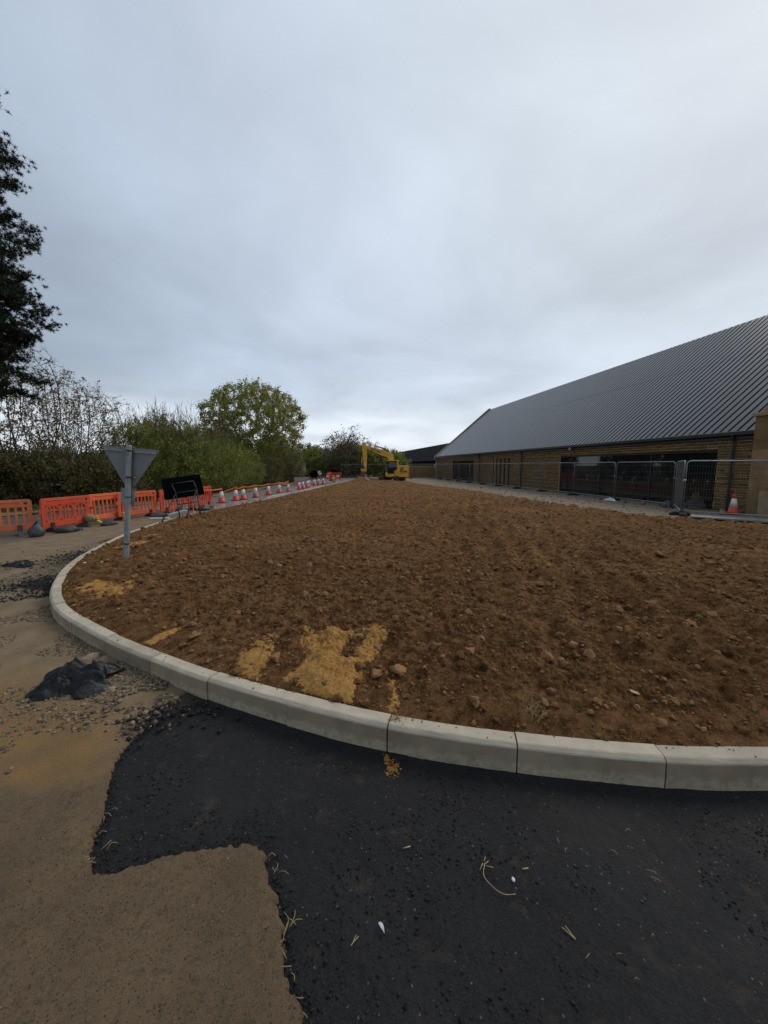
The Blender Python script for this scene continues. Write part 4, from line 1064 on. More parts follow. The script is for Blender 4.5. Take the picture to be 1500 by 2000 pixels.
# ------------------------------------------------------------------ triangular sign seen from behind
bz = float(soil_z(-4.37, 6.37)) - .03
sg = thing('give_way_sign', 'grey back of a triangular road sign on a leaning steel post', 'road sign', (-4.37, 6.37, bz))
sg.rotation_euler = (R(-1), R(5.0), R(9))
q = B(); q.cyl((0, 0, -.3), (0, 0, 1.90), .042, n=20).cyl((0, 0, 1.90), (0, 0, 1.915), .044, .036, 20); q.build('post', M['post'], sg, smooth=False)
def rounded_tri(w, h, r, n=6):
    pts = [(-w / 2, h), (w / 2, h), (0, 0)]; out = []
    for i in range(3):
        p, a, b = Vector(pts[i]), Vector(pts[i - 1]), Vector(pts[(i + 1) % 3])
        u, v = (a - p).normalized(), (b - p).normalized(); dd = r * 1.6
        p0, p1 = p + u * dd, p + v * dd
        for k in range(n + 1):
            t = k / n; out.append(tuple((1 - t) ** 2 * p0 + 2 * t * (1 - t) * p + t * t * p1))
    return out
q = B(); q.prism([(x, z + 1.12) for x, z in rounded_tri(.90, .76, .03)], .062, .066); q.build('sign_plate', M['signback'], sg)
q = B(); q.prism([(x * .93, 1.16 + z * .93) for x, z in rounded_tri(.90, .76, .03)], .0665, .0685); q.build('sign_face', M['white'], sg)
q = B(); q.bx((-.40, .043, 1.805), (.40, .0615, 1.845)).bx((-.40, .030, 1.805), (.40, .043, 1.812)).bx((-.40, .030, 1.838), (.40, .043, 1.845)); q.build('mounting_rail', M['galv'], sg)
q = B(); q.bx((-.10, .043, 1.375), (.10, .0615, 1.40)); q.build('mounting_rail', M['galv'], sg)
for zz in (1.825, 1.388):
    q = B(); q.lathe([(.0425, zz - .012), (.0465, zz - .012), (.0465, zz + .012), (.0425, zz + .012)], 20); q.box((0, -.052, zz), (.03, .02, .02)); q.build('clip', M['blackmetal'], sg)
q = B(); q.bx((-.13, .044, .93), (.09, .052, 1.20)); q.build('small_plate', M['post'], sg, bevel=.003)
q = B()
for a in (-.115, .075):
    for b in (.95, 1.18): q.cyl((a, .036, b), (a, .044, b), .007, n=8)
q.build('rivet', M['rubber'], sg)
q = B(); q.lathe([(.0422, .255), (.046, .255), (.046, .275), (.0422, .275)], 20); q.build('band', M['rubber'], sg)
q = B(); q.lathe([(.0422, 1.05), (.0455, 1.05), (.0455, 1.066), (.0422, 1.066)], 20); q.box((.02, -.046, 1.058), (.05, .012, .016)); q.build('band', M['blackmetal'], sg)

# ------------------------------------------------------------------ black temporary sign board on a tube frame
bs = thing('temporary_sign', 'black-backed road works sign board tilted on a dark steel tube frame', 'road sign', (-6.5, 11.65, .03))
c0 = Vector((-.42, .45, .73)); wv = Vector((1.12, .30, .17)); hv = Vector((-.27, .32, .64))
nv = wv.cross(hv).normalized()
q = B()
def quadpt(u, v, d=0): return c0 + wv * u + hv * v + nv * d
def plate(u0, v0, u1, v1, d0, d1, c=.03):
    pl = [(u0 + c, v0), (u1 - c, v0), (u1, v0 + c * 1.5), (u1, v1 - c * 1.5), (u1 - c, v1), (u0 + c, v1), (u0, v1 - c * 1.5), (u0, v0 + c * 1.5)]
    vs = [quadpt(u, v, d) for d in (d0, d1) for u, v in pl]; n = 8
    b = B(); b.add(vs, [tuple(range(n)), tuple(range(2 * n - 1, n - 1, -1))] + [(i, n + i, n + (i + 1) % n, (i + 1) % n) for i in range(n)]); return b
plate(0, 0, 1, 1, -.012, .012).build('sign_board', M['black'], bs)
plate(.02, .03, .98, .97, -.0145, -.0125).build('sign_face', M['ex_red'], bs)
tr = .02
A1, A2 = quadpt(.24, .68, .03), quadpt(.80, .68, .03)
B1, B2 = quadpt(.30, .22, .03), quadpt(.83, .22, .03)
F1, F2 = Vector((-.07, -.42, .15)), Vector((.47, -.10, .19))        # near feet
G1, G2 = Vector((.22, .08, .12)), Vector((.68, .45, .17))            # far feet
for a, b in ((A1, B1), (A2, B2)):
    B().cyl(a, b, tr, n=8).build('board_tube', M['blackmetal'], bs, smooth=True)
B().cyl(A1, A2, tr, n=8).build('board_tube', M['blackmetal'], bs, smooth=True)
B().cyl(B1 - wv * .02, B2 + wv * .02, tr, n=8).build('hinge_tube', M['blackmetal'], bs, smooth=True)
for a, b in ((B1, F1), (B2, F2), (B1, G1), (B2, G2)): B().cyl(a, b, tr, n=8).build('leg', M['blackmetal'], bs, smooth=True)
B().cyl(F1, F2, tr * .9, n=8).build('foot_tube', M['blackmetal'], bs, smooth=True)
B().cyl(F2, G2, tr * .9, n=8).build('foot_tube', M['blackmetal'], bs, smooth=True)
B().cyl(B1.lerp(G1, .42), B2.lerp(G2, .42), tr * .9, n=8).build('stretcher', M['blackmetal'], bs, smooth=True)

# ------------------------------------------------------------------ far road-works clutter
fs_ = thing('grey_sign_board', 'large grey-backed sign board standing by the far cones', 'road sign', (-7.35, 34.6, 0), R(8))
q = B(); q.bx((-.7, 0, .12), (.6, .02, .80)); q.build('board', M['flash'], fs_, bevel=.004)
for x in (-.5, .4): q = B(); q.cyl((x, .04, 0), (x, .04, .8), .02, n=8).cyl((x, .04, .5), (x, .5, 0), .018, n=8); q.build('leg', M['galv'], fs_)
q = B(); q.prism([(-.75, .1), (-.28, .1), (-.52, .55)], -.06, -.04); q.build('orange_panel', M['tape'], fs_)
rs = thing('round_sign', 'round black-backed sign on a frame beyond the cones', 'road sign', (-6.75, 37.2, 0))
q = B(); q.cyl((0, 0, .98), (0, .02, .98), .36, n=28); q.build('disc', M['black'], rs)
for x in (-.25, .25): q = B(); q.cyl((x, .04, 0), (x * .7, .04, .9), .02, n=8); q.build('leg', M['blackmetal'], rs)
q = B(); q.bx((-.28, .03, .5), (.28, .06, .54)); q.build('cross_bar', M['blackmetal'], rs)
ws = thing('white_sign', 'small white sign plate tilted beside the round black sign', 'road sign', (-6.28, 37.6, 0))
q = B(); q.box((0, 0, 1.12), (.28, .02, .42), Matrix.Rotation(R(-25), 3, 'Y')); q.build('plate', M['white'], ws)
q = B(); q.cyl((.02, .03, 0), (.05, .03, 1.0), .025, n=8); q.build('post', M['galv'], ws)
ds = thing('dark_sign', 'dark sign board farther along the road past the round sign', 'road sign', (-6.0, 46.5, 0))
q = B(); q.box((0, 0, 1.05), (.75, .02, .55), Matrix.Rotation(R(6), 3, 'Y')); q.build('board', M['black'], ds)
for x in (-.2, .2): q = B(); q.cyl((x, .03, 0), (x, .03, .9), .02, n=8); q.build('leg', M['blackmetal'], ds)
for i, (x, y, m, lab) in enumerate([(-5.95, 40.6, 'white', 'white plastic barrier post right of the round black sign'), (-5.35, 40.9, 'yellow_foot', 'yellow barrier block among the far road works'), (-4.95, 41.2, 'white', 'white barrier post nearest the far end of the kerb')]):
    o = thing('barrier_block', lab, 'barrier', (x, y, 0), .2, 'far barrier blocks')
    q = B(); q.prism([(-.22, 0), (.22, 0), (.16, .12), (.13, .8), (-.13, .8), (-.16, .12)], -.12, .12); q.build('body', M[m], o, bevel=.02)
    q = B(); q.bx((-.165, -.135, .42), (.165, .135, .6)); q.build('band', M['cone_red' if i != 1 else 'white'], o)
def red_barrier(p, q_, lab):
    p, q_ = Vector(p), Vector(q_); d = q_ - p; W = d.length
    o = thing('red_barrier', lab, 'barrier', (p.x, p.y, .05), math.atan2(d.y, d.x), 'red barriers at the far end')
    f = B(); f.bx((0, -.04, .78), (W, .04, .95)).bx((0, -.04, .12), (W, .04, .32)).bx((0, -.039, .321), (.12, .039, .779)).bx((W - .12, -.039, .321), (W, .039, .779)); f.build('frame', M['cone_red'], o, bevel=.012)
    for i in range(7): s = B(); x = .12 + (W - .24) * (i + .5) / 7; s.bx((x - .04, -.03, .31), (x + .04, .03, .79)); s.build('slat', M['cone_red'], o)
    for x in (.3, W - .3): s = B(); s.prism([(-.3, 0), (.3, 0), (.06, .14), (-.06, .14)], -.05, .05); s.build('foot', M['rubber'], o, loc=(x, 0, 0), rot=(0, 0, R(90)))
red_barrier((-6.6, 46.2), (-5.1, 45.6), 'red slatted barrier at the far end of the soil bed')
red_barrier((-6.55, 44.6), (-6.3, 46.0), 'red barrier turned end-on beside the far red barrier')
q = B(); q.box((0, 0, .22), (.09, .09, .55)); q.add([(-.045, -.045, -.3), (.045, -.045, -.3), (.045, .045, -.3), (-.045, .045, -.3), (0, 0, -.42)], [(0, 1, 4), (1, 2, 4), (2, 3, 4), (3, 0, 4)])
tag(q.build('timber_stake', M['wood'], None, loc=(-2.85, 42.0, float(soil_z(-2.85, 42.0)) + .02)), 'short timber stake in the soil left of the excavator bucket', 'stake')
q = B(); q.box((0, 0, .2), (.55, .04, .13), Matrix.Rotation(R(35), 3, 'Y'))
tag(q.build('white_marker', M['white'], None, loc=(-1.85, 42.4, float(soil_z(-1.85, 42.4)))), 'white striped board leaning on the soil under the excavator bucket', 'board')

# ------------------------------------------------------------------ excavator (faces left, slewed across its tracks)
EX, EY = 1.25, 46.0
ez0 = .06
ex = thing('excavator', 'yellow tracked excavator with its arm lowered at the far end of the soil', 'excavator', (EX, EY, ez0), R(-2))
k_ = .0613
def E(px_, py_): return ((px_ - 770) * k_, (938.5 - py_) * k_)       # machine drawing units to metres
def track(cx, yaw):
    pr = []
    Lh, Hh = 1.35, .29
    for i in range(10): a = math.pi / 2 + math.pi * i / 9; pr.append((-Lh + Hh * math.cos(a), Hh + Hh * math.sin(a)))
    for i in range(10): a = -math.pi / 2 + math.pi * i / 9; pr.append((Lh + Hh * math.cos(a), Hh + Hh * math.sin(a)))
    q = B(); q.prism(pr, -.24, .24); t = q.build('track', M['track'], ex, loc=(cx, 0, 0), rot=(0, 0, R(yaw)))
    s = B()
    for i in range(26):
        a = i / 26
        per = 4 * Lh + 2 * math.pi * Hh; u = a * per
        if u < 2 * Lh: x, z = -Lh + u, 0
        elif u < 2 * Lh + math.pi * Hh: b = (u - 2 * Lh) / Hh - math.pi / 2; x, z = Lh + Hh * math.cos(b), Hh + Hh * math.sin(b)
        elif u < 4 * Lh + math.pi * Hh: x, z = Lh - (u - 2 * Lh - math.pi * Hh), 2 * Hh
        else: b = (u - 4 * Lh - math.pi * Hh) / Hh + math.pi / 2; x, z = -Lh + Hh * math.cos(b), Hh + Hh * math.sin(b)
        s.box((x, 0, z), (.07, .50, .05))
    s.build('grouser', M['track'], t)
    for i in range(5): w = B(); w.cyl((-1.0 + .5 * i, -.26, .2), (-1.0 + .5 * i, .26, .2), .11, n=12); w.build('roller', M['ex_black'], t)
track(.62, 70); track(-1.05, 70)
q = B(); q.bx((-.9, -.5, .2), (.5, .5, .42)); q.cyl((-.05, 0, .4), (-.05, 0, .5), .55, n=24); q.build('undercarriage', M['track'], ex)
q = B(); q.prism([(-1.0, .44), (1.62, .44), (1.68, .6), (1.62, .86), (-.86, .78), (-1.02, .95), (-1.05, .6)], -1.08, 1.08); q.build('platform', M['yellow'], ex, bevel=.04)
q = B(); q.prism([(.42, .862), (1.62, .862), (1.70, 1.2), (1.66, 1.66), (1.45, 1.78), (.42, 1.78)], -1.06, 1.06); eh = q.build('engine_housing', M['yellow'], ex, bevel=.05)
q = B()
for i in range(5): q.bx((.62, -1.075, 1.0 + .12 * i), (1.05, -1.062, 1.07 + .12 * i))
q.build('vent', M['track'], eh)
q = B(); q.bx((1.12, -1.078, 1.0), (1.5, -1.062, 1.16)); q.build('lettering', M['ex_text'], eh)
q = B(); q.cyl((1.0, .3, 1.78), (1.0, .3, 2.05), .05, n=10); q.build('exhaust', M['ex_black'], eh)
q = B(); q.bx((.85, -.2, 1.782), (1.35, .6, 2.0)); q.build('engine_cover', M['ex_black'], eh, bevel=.03)
# cab
q = B(); q.prism([(-.80, .80), (.46, .80), (.46, 2.28), (-.62, 2.28), (-.80, 1.6)], -1.05, -.12); cb = q.build('cab', M['ex_black'], ex, bevel=.03)
q = B(); q.bx((-.86, -1.09, 2.285), (.56, -.08, 2.40)); q.build('cab_roof', M['yellow'], cb, bevel=.04)
q = B(); q.bx((.30, -1.085, .82), (.50, -1.052, 2.28)); q.build('rear_pillar', M['yellow'], cb)
q = B(); q.prism([(.0, .82), (.295, .82), (.295, 1.25), (.12, 1.25), (.0, 1.1)], -1.082, -1.052); q.build('door_panel', M['yellow'], cb)
q = B(); q.prism([(-.70, .95), (-.16, .95), (-.16, 2.18), (-.55, 2.18), (-.72, 1.6)], -1.066, -1.052); q.build('side_window', M['glass'], cb)
q = B(); q.prism([(-.10, 1.2), (.24, 1.2), (.24, 2.15), (-.10, 2.15)], -1.066, -1.052); q.build('side_window', M['glass'], cb)
q = B(); q.tube([(-.75, -1.1, .95), (-.82, -1.14, 1.3), (-.82, -1.14, 1.9)], .018, 6); q.build('handrail', M['ex_black'], cb)
# boom, arm, bucket
bp = [E(758.9, 898.5), E(753.8, 893), E(743.5, 890), E(736, 886), E(724, 880), E(714.5, 877), E(713, 872.5), E(716, 871), E(725, 874), E(740, 878), E(751, 881), E(760, 884.5), E(767.5, 888.5), E(769, 900), E(771, 912), E(763, 912)]
q = B(); q.prism(bp, -.02, .32); bo = q.build('boom', M['yellow'], ex, bevel=.025)
x0, z0 = E(724.5, 877.0); x1, z1 = E(744, 884.5)
for i in range(7):                                       # worn dark red lettering on the boom
    t = (i + .15) / 7; h = (.17, .13, .16, .12, .17, .13, .15)[i]
    a = math.atan2(z1 - z0, x1 - x0); ln = math.hypot(x1 - x0, z1 - z0)
    q = B(); q.box((x0 + (x1 - x0) * (t + .05), -.026, z0 + (z1 - z0) * (t + .05)), (ln / 7 * .72, .008, h), Matrix.Rotation(-a, 3, 'Y')); q.build('lettering', M['ex_text'], bo)
a, b = E(713, 866), E(752, 880)
q = B(); q.cyl((b[0], .15, b[1] + .1), (b[0] * .55 + a[0] * .45, .15, b[1] * .55 + a[1] * .45 + .1), .07, n=10); q.build('arm_cylinder', M['ex_black'], bo)
q = B(); q.cyl((b[0] * .55 + a[0] * .45, .15, b[1] * .55 + a[1] * .45 + .1), (a[0], .15, a[1] + .02), .035, n=8); q.build('cylinder_rod', M['chrome'], bo)
a, b = E(762, 918), E(742, 889)
for yy in (-.12, .42): q = B(); q.cyl((a[0] - .6, yy, a[1] - .3), (b[0], yy, b[1]), .065, n=10); q.build('lift_cylinder', M['ex_black'], bo)
q = B(); q.tube([(*E(712, 867)[:1], .2, E(712, 867)[1] + .05), (E(730, 872)[0], .22, E(730, 872)[1] + .1), (E(745, 876)[0], .22, E(745, 876)[1] + .08), (E(764, 886)[0], .22, E(764, 886)[1])], .025, 6); q.build('hose', M['ex_black'], bo)
ap = [E(707.5, 867), E(709, 864.5), E(712, 864.8), E(713.5, 870), E(716.3, 878), E(716.2, 890), E(715, 922), E(712.5, 922), E(710, 905), E(708.3, 893), E(707.3, 880)]
q = B(); q.prism(ap, .02, .28); ar = q.build('arm', M['yellow'], ex, bevel=.02)
q = B(); q.bx((E(711, 0)[0], -.0, E(0, 911)[1]), (E(714, 0)[0], .018, E(0, 903)[1])); q.build('label_plate', M['white'], ar)
q = B(); q.cyl((E(707.3, 893)[0], .15, E(0, 893)[1]), (E(706, 906)[0], .15, E(0, 906)[1]), .07, n=10); q.build('bucket_cylinder', M['yellow'], ar)
q = B(); q.cyl((E(706, 906)[0], .15, E(0, 906)[1]), (E(705.5, 917)[0], .15, E(0, 917)[1]), .035, n=8); q.build('cylinder_rod', M['chrome'], ar)
q = B(); q.prism([E(703.5, 917), E(705, 915.5), E(713, 918), E(713, 921), E(706, 921)], .0, .3); q.build('link', M['yellow'], ar, bevel=.01)
q = B(); q.prism([E(704.5, 921), E(713, 921), E(712.5, 926.5), E(705, 926.5)], -.02, .32); q.build('quick_hitch', M['ex_red'], ex, bevel=.015)
q = B(); bk = [E(704.5, 927), E(712.5, 927), E(714.5, 933), E(713, 939), E(708, 941), E(703.5, 939), E(702.5, 933)]
q.prism(bk, -.45, .75); bu = q.build('bucket', M['muck'], ex, bevel=.03)
for i in range(5): t = B(); t.box((E(703, 0)[0], -.38 + .28 * i, E(0, 940)[1]), (.16, .09, .06), Matrix.Rotation(.5, 3, 'Y')); t.build('tooth', M['ex_black'], bu)

# ------------------------------------------------------------------ trees and shrubs
def unit(v): return v / (np.linalg.norm(v, axis=-1, keepdims=True) + 1e-9)
def colonize(att, nodes, par, D, di, dk, iters=120, up=.1, jit=.25):
    nodes = [np.array(n, float) for n in nodes]; par = list(par)
    att = att.copy(); NP = np.array(nodes); kids = {}
    dd = np.linalg.norm(att[:, None] - NP[None], axis=2); near = dd.argmin(1); nd = dd.min(1)
    for it in range(iters):
        if len(att) == 0: break
        act = nd < di
        if not act.any(): break
        src = np.unique(near[act]); NP = np.array(nodes)
        acc = np.zeros((len(nodes), 3)); np.add.at(acc, near[act], unit(att[act] - NP[near[act]]))
        k0 = len(nodes); new = []
        for i in src:
            if kids.get(int(i), 0) >= 3: continue
            kids[int(i)] = kids.get(int(i), 0) + 1
            d = unit(acc[i]) + np.array([0, 0, up]) + rng.normal(0, jit, 3) * .5
            new.append(nodes[i] + D * unit(d)); par.append(int(i))
        if not new: break
        nodes += new; new = np.array(new)
        d2 = np.linalg.norm(att[:, None] - new[None], axis=2); j = d2.argmin(1); m = d2.min(1)
        up_ = m < nd; near = np.where(up_, j + k0, near); nd = np.where(up_, m, nd)
        keep = (nd > dk) & np.array([kids.get(int(q), 0) < 3 for q in near], bool); att, near, nd = att[keep], near[keep], nd[keep]
        if len(nodes) > 5200: break
    return np.array(nodes), np.array(par)
def skeleton(nodes, par, r_tip, expo=2.3, rmax=None):
    n = len(nodes); cnt = np.zeros(n); acc = np.zeros(n)
    for i in range(n - 1, -1, -1):
        r = acc[i] ** (1 / expo) if acc[i] > 0 else r_tip
        cnt[i] = r
        if par[i] >= 0: acc[par[i]] += r ** expo
    if rmax: cnt = np.minimum(cnt, rmax)
    i = np.where(par >= 0)[0]
    tips = np.where(acc == 0)[0]
    return nodes[par[i]], nodes[i], np.minimum(cnt[par[i]], cnt[i] * 1.6), cnt[i], tips
def tubes(P0, P1, R0, R1, k):
    d = unit(P1 - P0); ref = np.where(np.abs(d[:, 2:3]) > .9, np.array([[1., 0, 0]]), np.array([[0, 0, 1.]]))
    u = unit(np.cross(d, ref)); v = np.cross(d, u); n = len(P0)
    a = np.arange(k) * 2 * math.pi / k
    ring = u[:, None] * np.cos(a)[None, :, None] + v[:, None] * np.sin(a)[None, :, None]
    V = np.concatenate([P0[:, None] + ring * R0[:, None, None], P1[:, None] + ring * R1[:, None, None]], 1).reshape(-1, 3)
    b = np.arange(n)[:, None] * 2 * k; i = np.arange(k)[None]; j = (i + 1) % k
    F = np.stack([b + i, b + j, b + k + j, b + k + i], -1).reshape(-1, 4)
    return V, F
def tube_mesh(name, P0, P1, R0, R1, mat, thick=.03):
    Vs, Fs = [], []; o = 0
    for m, k in ((R1 >= thick, 8), (R1 < thick, 4)):
        if m.any():
            V, F = tubes(P0[m], P1[m], R0[m], R1[m], k); Vs.append(V); Fs.append(F + o); o += len(V)
    return raw_mesh(name, np.concatenate(Vs), np.concatenate(Fs), mat, True)
def leaf_mesh(name, P, size, mat, aspect=.6, droop=.3, sd=.3, up=0.0):
    n = len(P); d = unit(rng.normal(0, 1, (n, 3)) + np.array([0, 0, -droop])); q = unit(rng.normal(0, 1, (n, 3)) + np.array([0, 0, up]))
    w = unit(np.cross(d, q)); s = size * np.exp(rng.normal(0, sd, n))[:, None]
    nrm = np.cross(w, d)
    V = np.stack([P, P + d * s * .5 + w * s * aspect * .5 + nrm * s * .08, P + d * s, P + d * s * .5 - w * s * aspect * .5 + nrm * s * .08], 1).reshape(-1, 3)
    F = np.arange(4 * n).reshape(n, 4)
    return raw_mesh(name, V, F, mat, False, dict(shade=np.repeat(rng.random(n), 4)))
def ellipsoid(n, c, r, hollow=.0, flat=None):
    p = unit(rng.normal(0, 1, (n, 3))) * (hollow + (1 - hollow) * rng.random((n, 1)) ** (1 / 3)) ** 1
    p = p * np.array(r) + np.array(c)
    return p
def twigs_from(nodes, par, tips, n_per, ln, r):
    P0, P1 = [], []
    d0 = unit(nodes[tips] - nodes[par[tips]])
    for k in range(n_per):
        d = unit(d0 + rng.normal(0, .55, d0.shape) + np.array([0, 0, .15])); l = ln * rng.uniform(.5, 1.2, (len(tips), 1))
        P0.append(nodes[tips]); P1.append(nodes[tips] + d * l)
    return np.concatenate(P0), np.concatenate(P1)
def make_tree(att, trunk, D, di, dk, r_tip, n_tw, l_tw, leaves, leaf_size, bark, leafm, jit=.25, up=.1, iters=120, along=.5, rmax=None, scatter=.12, aspect=.6, roots=None):
    nodes = list(trunk or []); par = [-1] + list(range(len(nodes) - 1))
    if roots:                                            # several stems from one stool
        nodes, par = [], []
        for rt in roots:
            k = len(nodes); nodes += list(rt); par += [-1] + list(range(k, k + len(rt) - 1))
    nodes, par = colonize(att, nodes, par, D, di, dk, iters, up, jit)
    P0, P1, R0, R1, tips = skeleton(nodes, par, r_tip, rmax=rmax)
    tips = tips[par[tips] >= 0]
    T0, T1 = twigs_from(nodes, par, tips, n_tw, l_tw, r_tip)
    A = (np.concatenate([P0, T0]), np.concatenate([P1, T1]), np.concatenate([R0, np.full(len(T0), r_tip * .8)]), np.concatenate([R1, np.full(len(T0), r_tip * .4)]))
    wood = tube_mesh('trunk', *A, bark)
    thin = np.where(A[3] < r_tip * 2.2)[0]
    pick = rng.choice(thin, leaves); t = rng.random((leaves, 1))
    LP = A[0][pick] * (1 - t) + A[1][pick] * t + rng.normal(0, scatter, (leaves, 3))
    lf = leaf_mesh('crown', LP, leaf_size, leafm, aspect)
    return wood, lf
def put_tree(name, meshes, loc, label, cat='tree', rz=0.0, sc=(1, 1, 1), group=None):
    o = thing(name, label, cat, loc, rz, group); o.scale = sc
    for nm, me in zip(('trunk', 'crown', 'blossom'), meshes): link(nm, me, o)
    return o

rng = np.random.default_rng(101)
# the big round tree in young leaf
att = ellipsoid(1500, (0, 0, 6.0), (5.2, 5.0, 4.2), .25)
att = att[(att[:, 2] > 2.3)]
low = ellipsoid(220, (-1.2, -.5, 3.0), (4.6, 4.2, 1.3), .3)
att = np.r_[att, low[low[:, 2] > 1.5]]
trunk = [np.array([.04 * math.sin(i), .03 * i, .3 * i]) for i in range(8)]
maple = make_tree(att, trunk, .30, 2.6, .48, .011, 4, .5, 52000, .13, M['barkg'], M['leaf_spring'], jit=.3, up=.06, rmax=.30, scatter=.13, aspect=.7)
put_tree('field_maple', maple, (-12.6, 38, .1), 'large round-crowned tree in fresh spring leaf beside the road', sc=(.95, .95, .96))

rng = np.random.default_rng(102)
# slender, nearly bare hedgerow trees on the left
def bare_proto(h, w, n, leaves, seed):
    roots = []
    for i in range(5):
        a = rng.uniform(0, 6.28); x, y = .25 * math.cos(a), .25 * math.sin(a); lx, ly = rng.normal(0, .22, 2)
        roots.append([np.array([x + lx * .35 * k, y + ly * .35 * k, .35 * k]) for k in range(5)])
    att = ellipsoid(n, (0, 0, h * .60), (w, w, h * .42), .15)
    return make_tree(att, None, .24, 2.4, .34, .0065, 3, .42, leaves, .075, M['twig'], M['leaf_pale'], jit=.22, up=.28, roots=roots, rmax=.07, scatter=.05, aspect=.55)
BARE = [bare_proto(6.2, 1.9, 620, 2500, 1), bare_proto(5.6, 1.7, 560, 2900, 2), bare_proto(5.0, 1.5, 460, 2100, 3)]
bl = [((-19.2, 16.4), 0, 1.15, 'bare hedgerow tree at the extreme left behind the pine branches'), ((-17.3, 17.4), 1, 1.22, 'thin bare tree with pale buds, second from the left edge'), ((-15.9, 17.6), 0, 1.14, 'tallest thin bare tree with pale buds above the left barriers'),
      ((-14.7, 18.4), 1, 1.08, 'bare budding tree left of the triangular sign'), ((-13.9, 18.6), 2, 1.0, 'short bare tree rising right behind the triangular sign'), ((-18.2, 20.5), 2, 1.25, 'bare tree standing behind the left hedge row'), ((-15.6, 21.5), 0, .95, 'bare tree behind the gap left of the sign')]
for i, ((x, y), k, s, lab) in enumerate(bl): put_tree('hedgerow_tree', BARE[k], (x, y, .05), lab, rz=i * 1.3, sc=(s, s, s * 1.0), group='bare hedgerow trees')

rng = np.random.default_rng(103)
# leafy hedge shrubs
def bush_proto(h, w, leaves, size, mat, spikes, leafm):
    roots = []
    for i in range(7):
        a = rng.uniform(0, 6.28); x, y = .5 * w * math.cos(a) * rng.random(), .5 * w * math.sin(a) * rng.random()
        roots.append([np.array([x * (1 + .12 * k), y * (1 + .12 * k), .25 * k]) for k in range(4)])
    att = ellipsoid(420, (0, 0, h * .46), (w, w * .9, h * .50), .1); att = att[att[:, 2] > .15]
    me = make_tree(att, None, .24, 2.2, .36, .007, 4, .4, leaves, size, mat, leafm, jit=.3, up=.25, roots=roots, rmax=.05, scatter=.11)
    return me
def spikes_mesh(h, w, n):
    x, y = rng.normal(0, w * .4, n), rng.normal(0, w * .4, n)
    P0 = np.stack([x, y, h * rng.uniform(.45, .75, n)], -1); P1 = P0 + np.stack([rng.normal(0, .12, n) + x * .12, rng.normal(0, .12, n), h * rng.uniform(.22, .42, n)], -1)
    T0, T1 = [], []
    for k in range(6):
        t = rng.uniform(.2, .9, (n, 1)); p = P0 * (1 - t) + P1 * t; T0.append(p); T1.append(p + np.stack([rng.normal(0, .11, n), rng.normal(0, .11, n), rng.uniform(.12, .4, n)], -1))
    P0, P1 = np.concatenate([P0] + T0), np.concatenate([P1] + T1)
    return tube_mesh('blossom', P0, P1, np.full(len(P0), .008), np.full(len(P0), .003), M['twig'])
BUSH = [bush_proto(4.2, 1.9, 8500, .095, M['twig'], 0, M['leaf_hedge']), bush_proto(3.6, 1.7, 8000, .09, M['twig'], 0, M['leaf_hedge']), bush_proto(2.4, 1.6, 6500, .09, M['twig'], 0, M['leaf_dark'])]
SPK = spikes_mesh(4.4, 1.9, 60)
hb = [((-12.9, 20.4), 0, 1.0, 'green hedge shrub with bare upright shoots right of the triangular sign', True), ((-11.9, 21.8), 0, 1.06, 'tall green hedge shrub behind the black sign board', True), ((-11.6, 23.6), 1, 1.10, 'rounded green shrub above the black sign board', True),
      ((-11.0, 25.6), 1, 1.0, 'green shrub left of the first cone', True), ((-11.0, 27.8), 0, .88, 'green shrub behind the second and third cones', False), ((-10.8, 31), 1, .84, 'dull green shrub beneath the left side of the big tree', False), ((-10.5, 34.5), 2, 1.2, 'dark shrub at the foot of the big tree', False),
      ((-14.2, 24), 0, 1.2, 'tall green shrub set back behind the hedge row', True), ((-13.4, 29), 0, 1.15, 'large green shrub left of the big tree', True), ((-10.2, 40), 2, 1.3, 'dark green shrub right of the big tree trunk', False)]
for i, ((x, y), k, s, lab, sp) in enumerate(hb):
    put_tree('hedge_shrub', list(BUSH[k]), (x, y, .05), lab, 'shrub', i * .9, (s, s, s), 'leafy hedge shrubs')
    if sp:
        c = [o for o in bpy.data.objects if o.get('label') == lab][0]
        t = link('shoots', SPK, c); t.rotation_euler = (0, 0, i); t['kind'] = 'stuff'
dk_ = [((-21, 13.6), 1.25, 'dark bramble thicket at the extreme left behind the barriers'), ((-19.0, 14.8), 1.15, 'dark bramble thicket behind the leftmost barrier'), ((-17.2, 15.6), 1.2, 'dark bramble thicket behind the gap between the first two barriers'), ((-15.7, 16.4), 1.12, 'dark bramble thicket behind the barrier with rounded windows'),
       ((-14.3, 17.3), 1.15, 'dark bramble thicket left of the sign post'), ((-13.2, 18.6), 1.08, 'dark bramble thicket directly behind the sign post'), ((-18.6, 18.2), 1.2, 'dark thicket set back on the far left'), ((-16.4, 19.4), 1.2, 'dark thicket set back behind the bare trees'), ((-14.8, 20.8), 1.2, 'dark thicket set back left of the green hedge')]
for i, ((x, y), s, lab) in enumerate(dk_): put_tree('bramble_thicket', BUSH[2], (x, y, .0), lab, 'shrub', i * 1.7, (s, s, s), 'bramble thickets')
# pale upright stems in the thicket
n = 170
t = rng.random(n); x = -20 + 7.6 * t + rng.normal(0, .35, n); y = 14.2 + 4.6 * t + rng.normal(0, .35, n)
P0 = np.stack([x, y, np.zeros(n)], -1); P1 = P0 + np.stack([rng.normal(0, .25, n), rng.normal(0, .25, n), rng.uniform(1.6, 3.2, n)], -1)
tag(link('thicket_stems', tube_mesh('thicket_stems', P0, P1, np.full(n, .016), np.full(n, .006), M['barkg'])), 'thin pale upright stems among the brambles on the left', 'stems', kind='stuff')
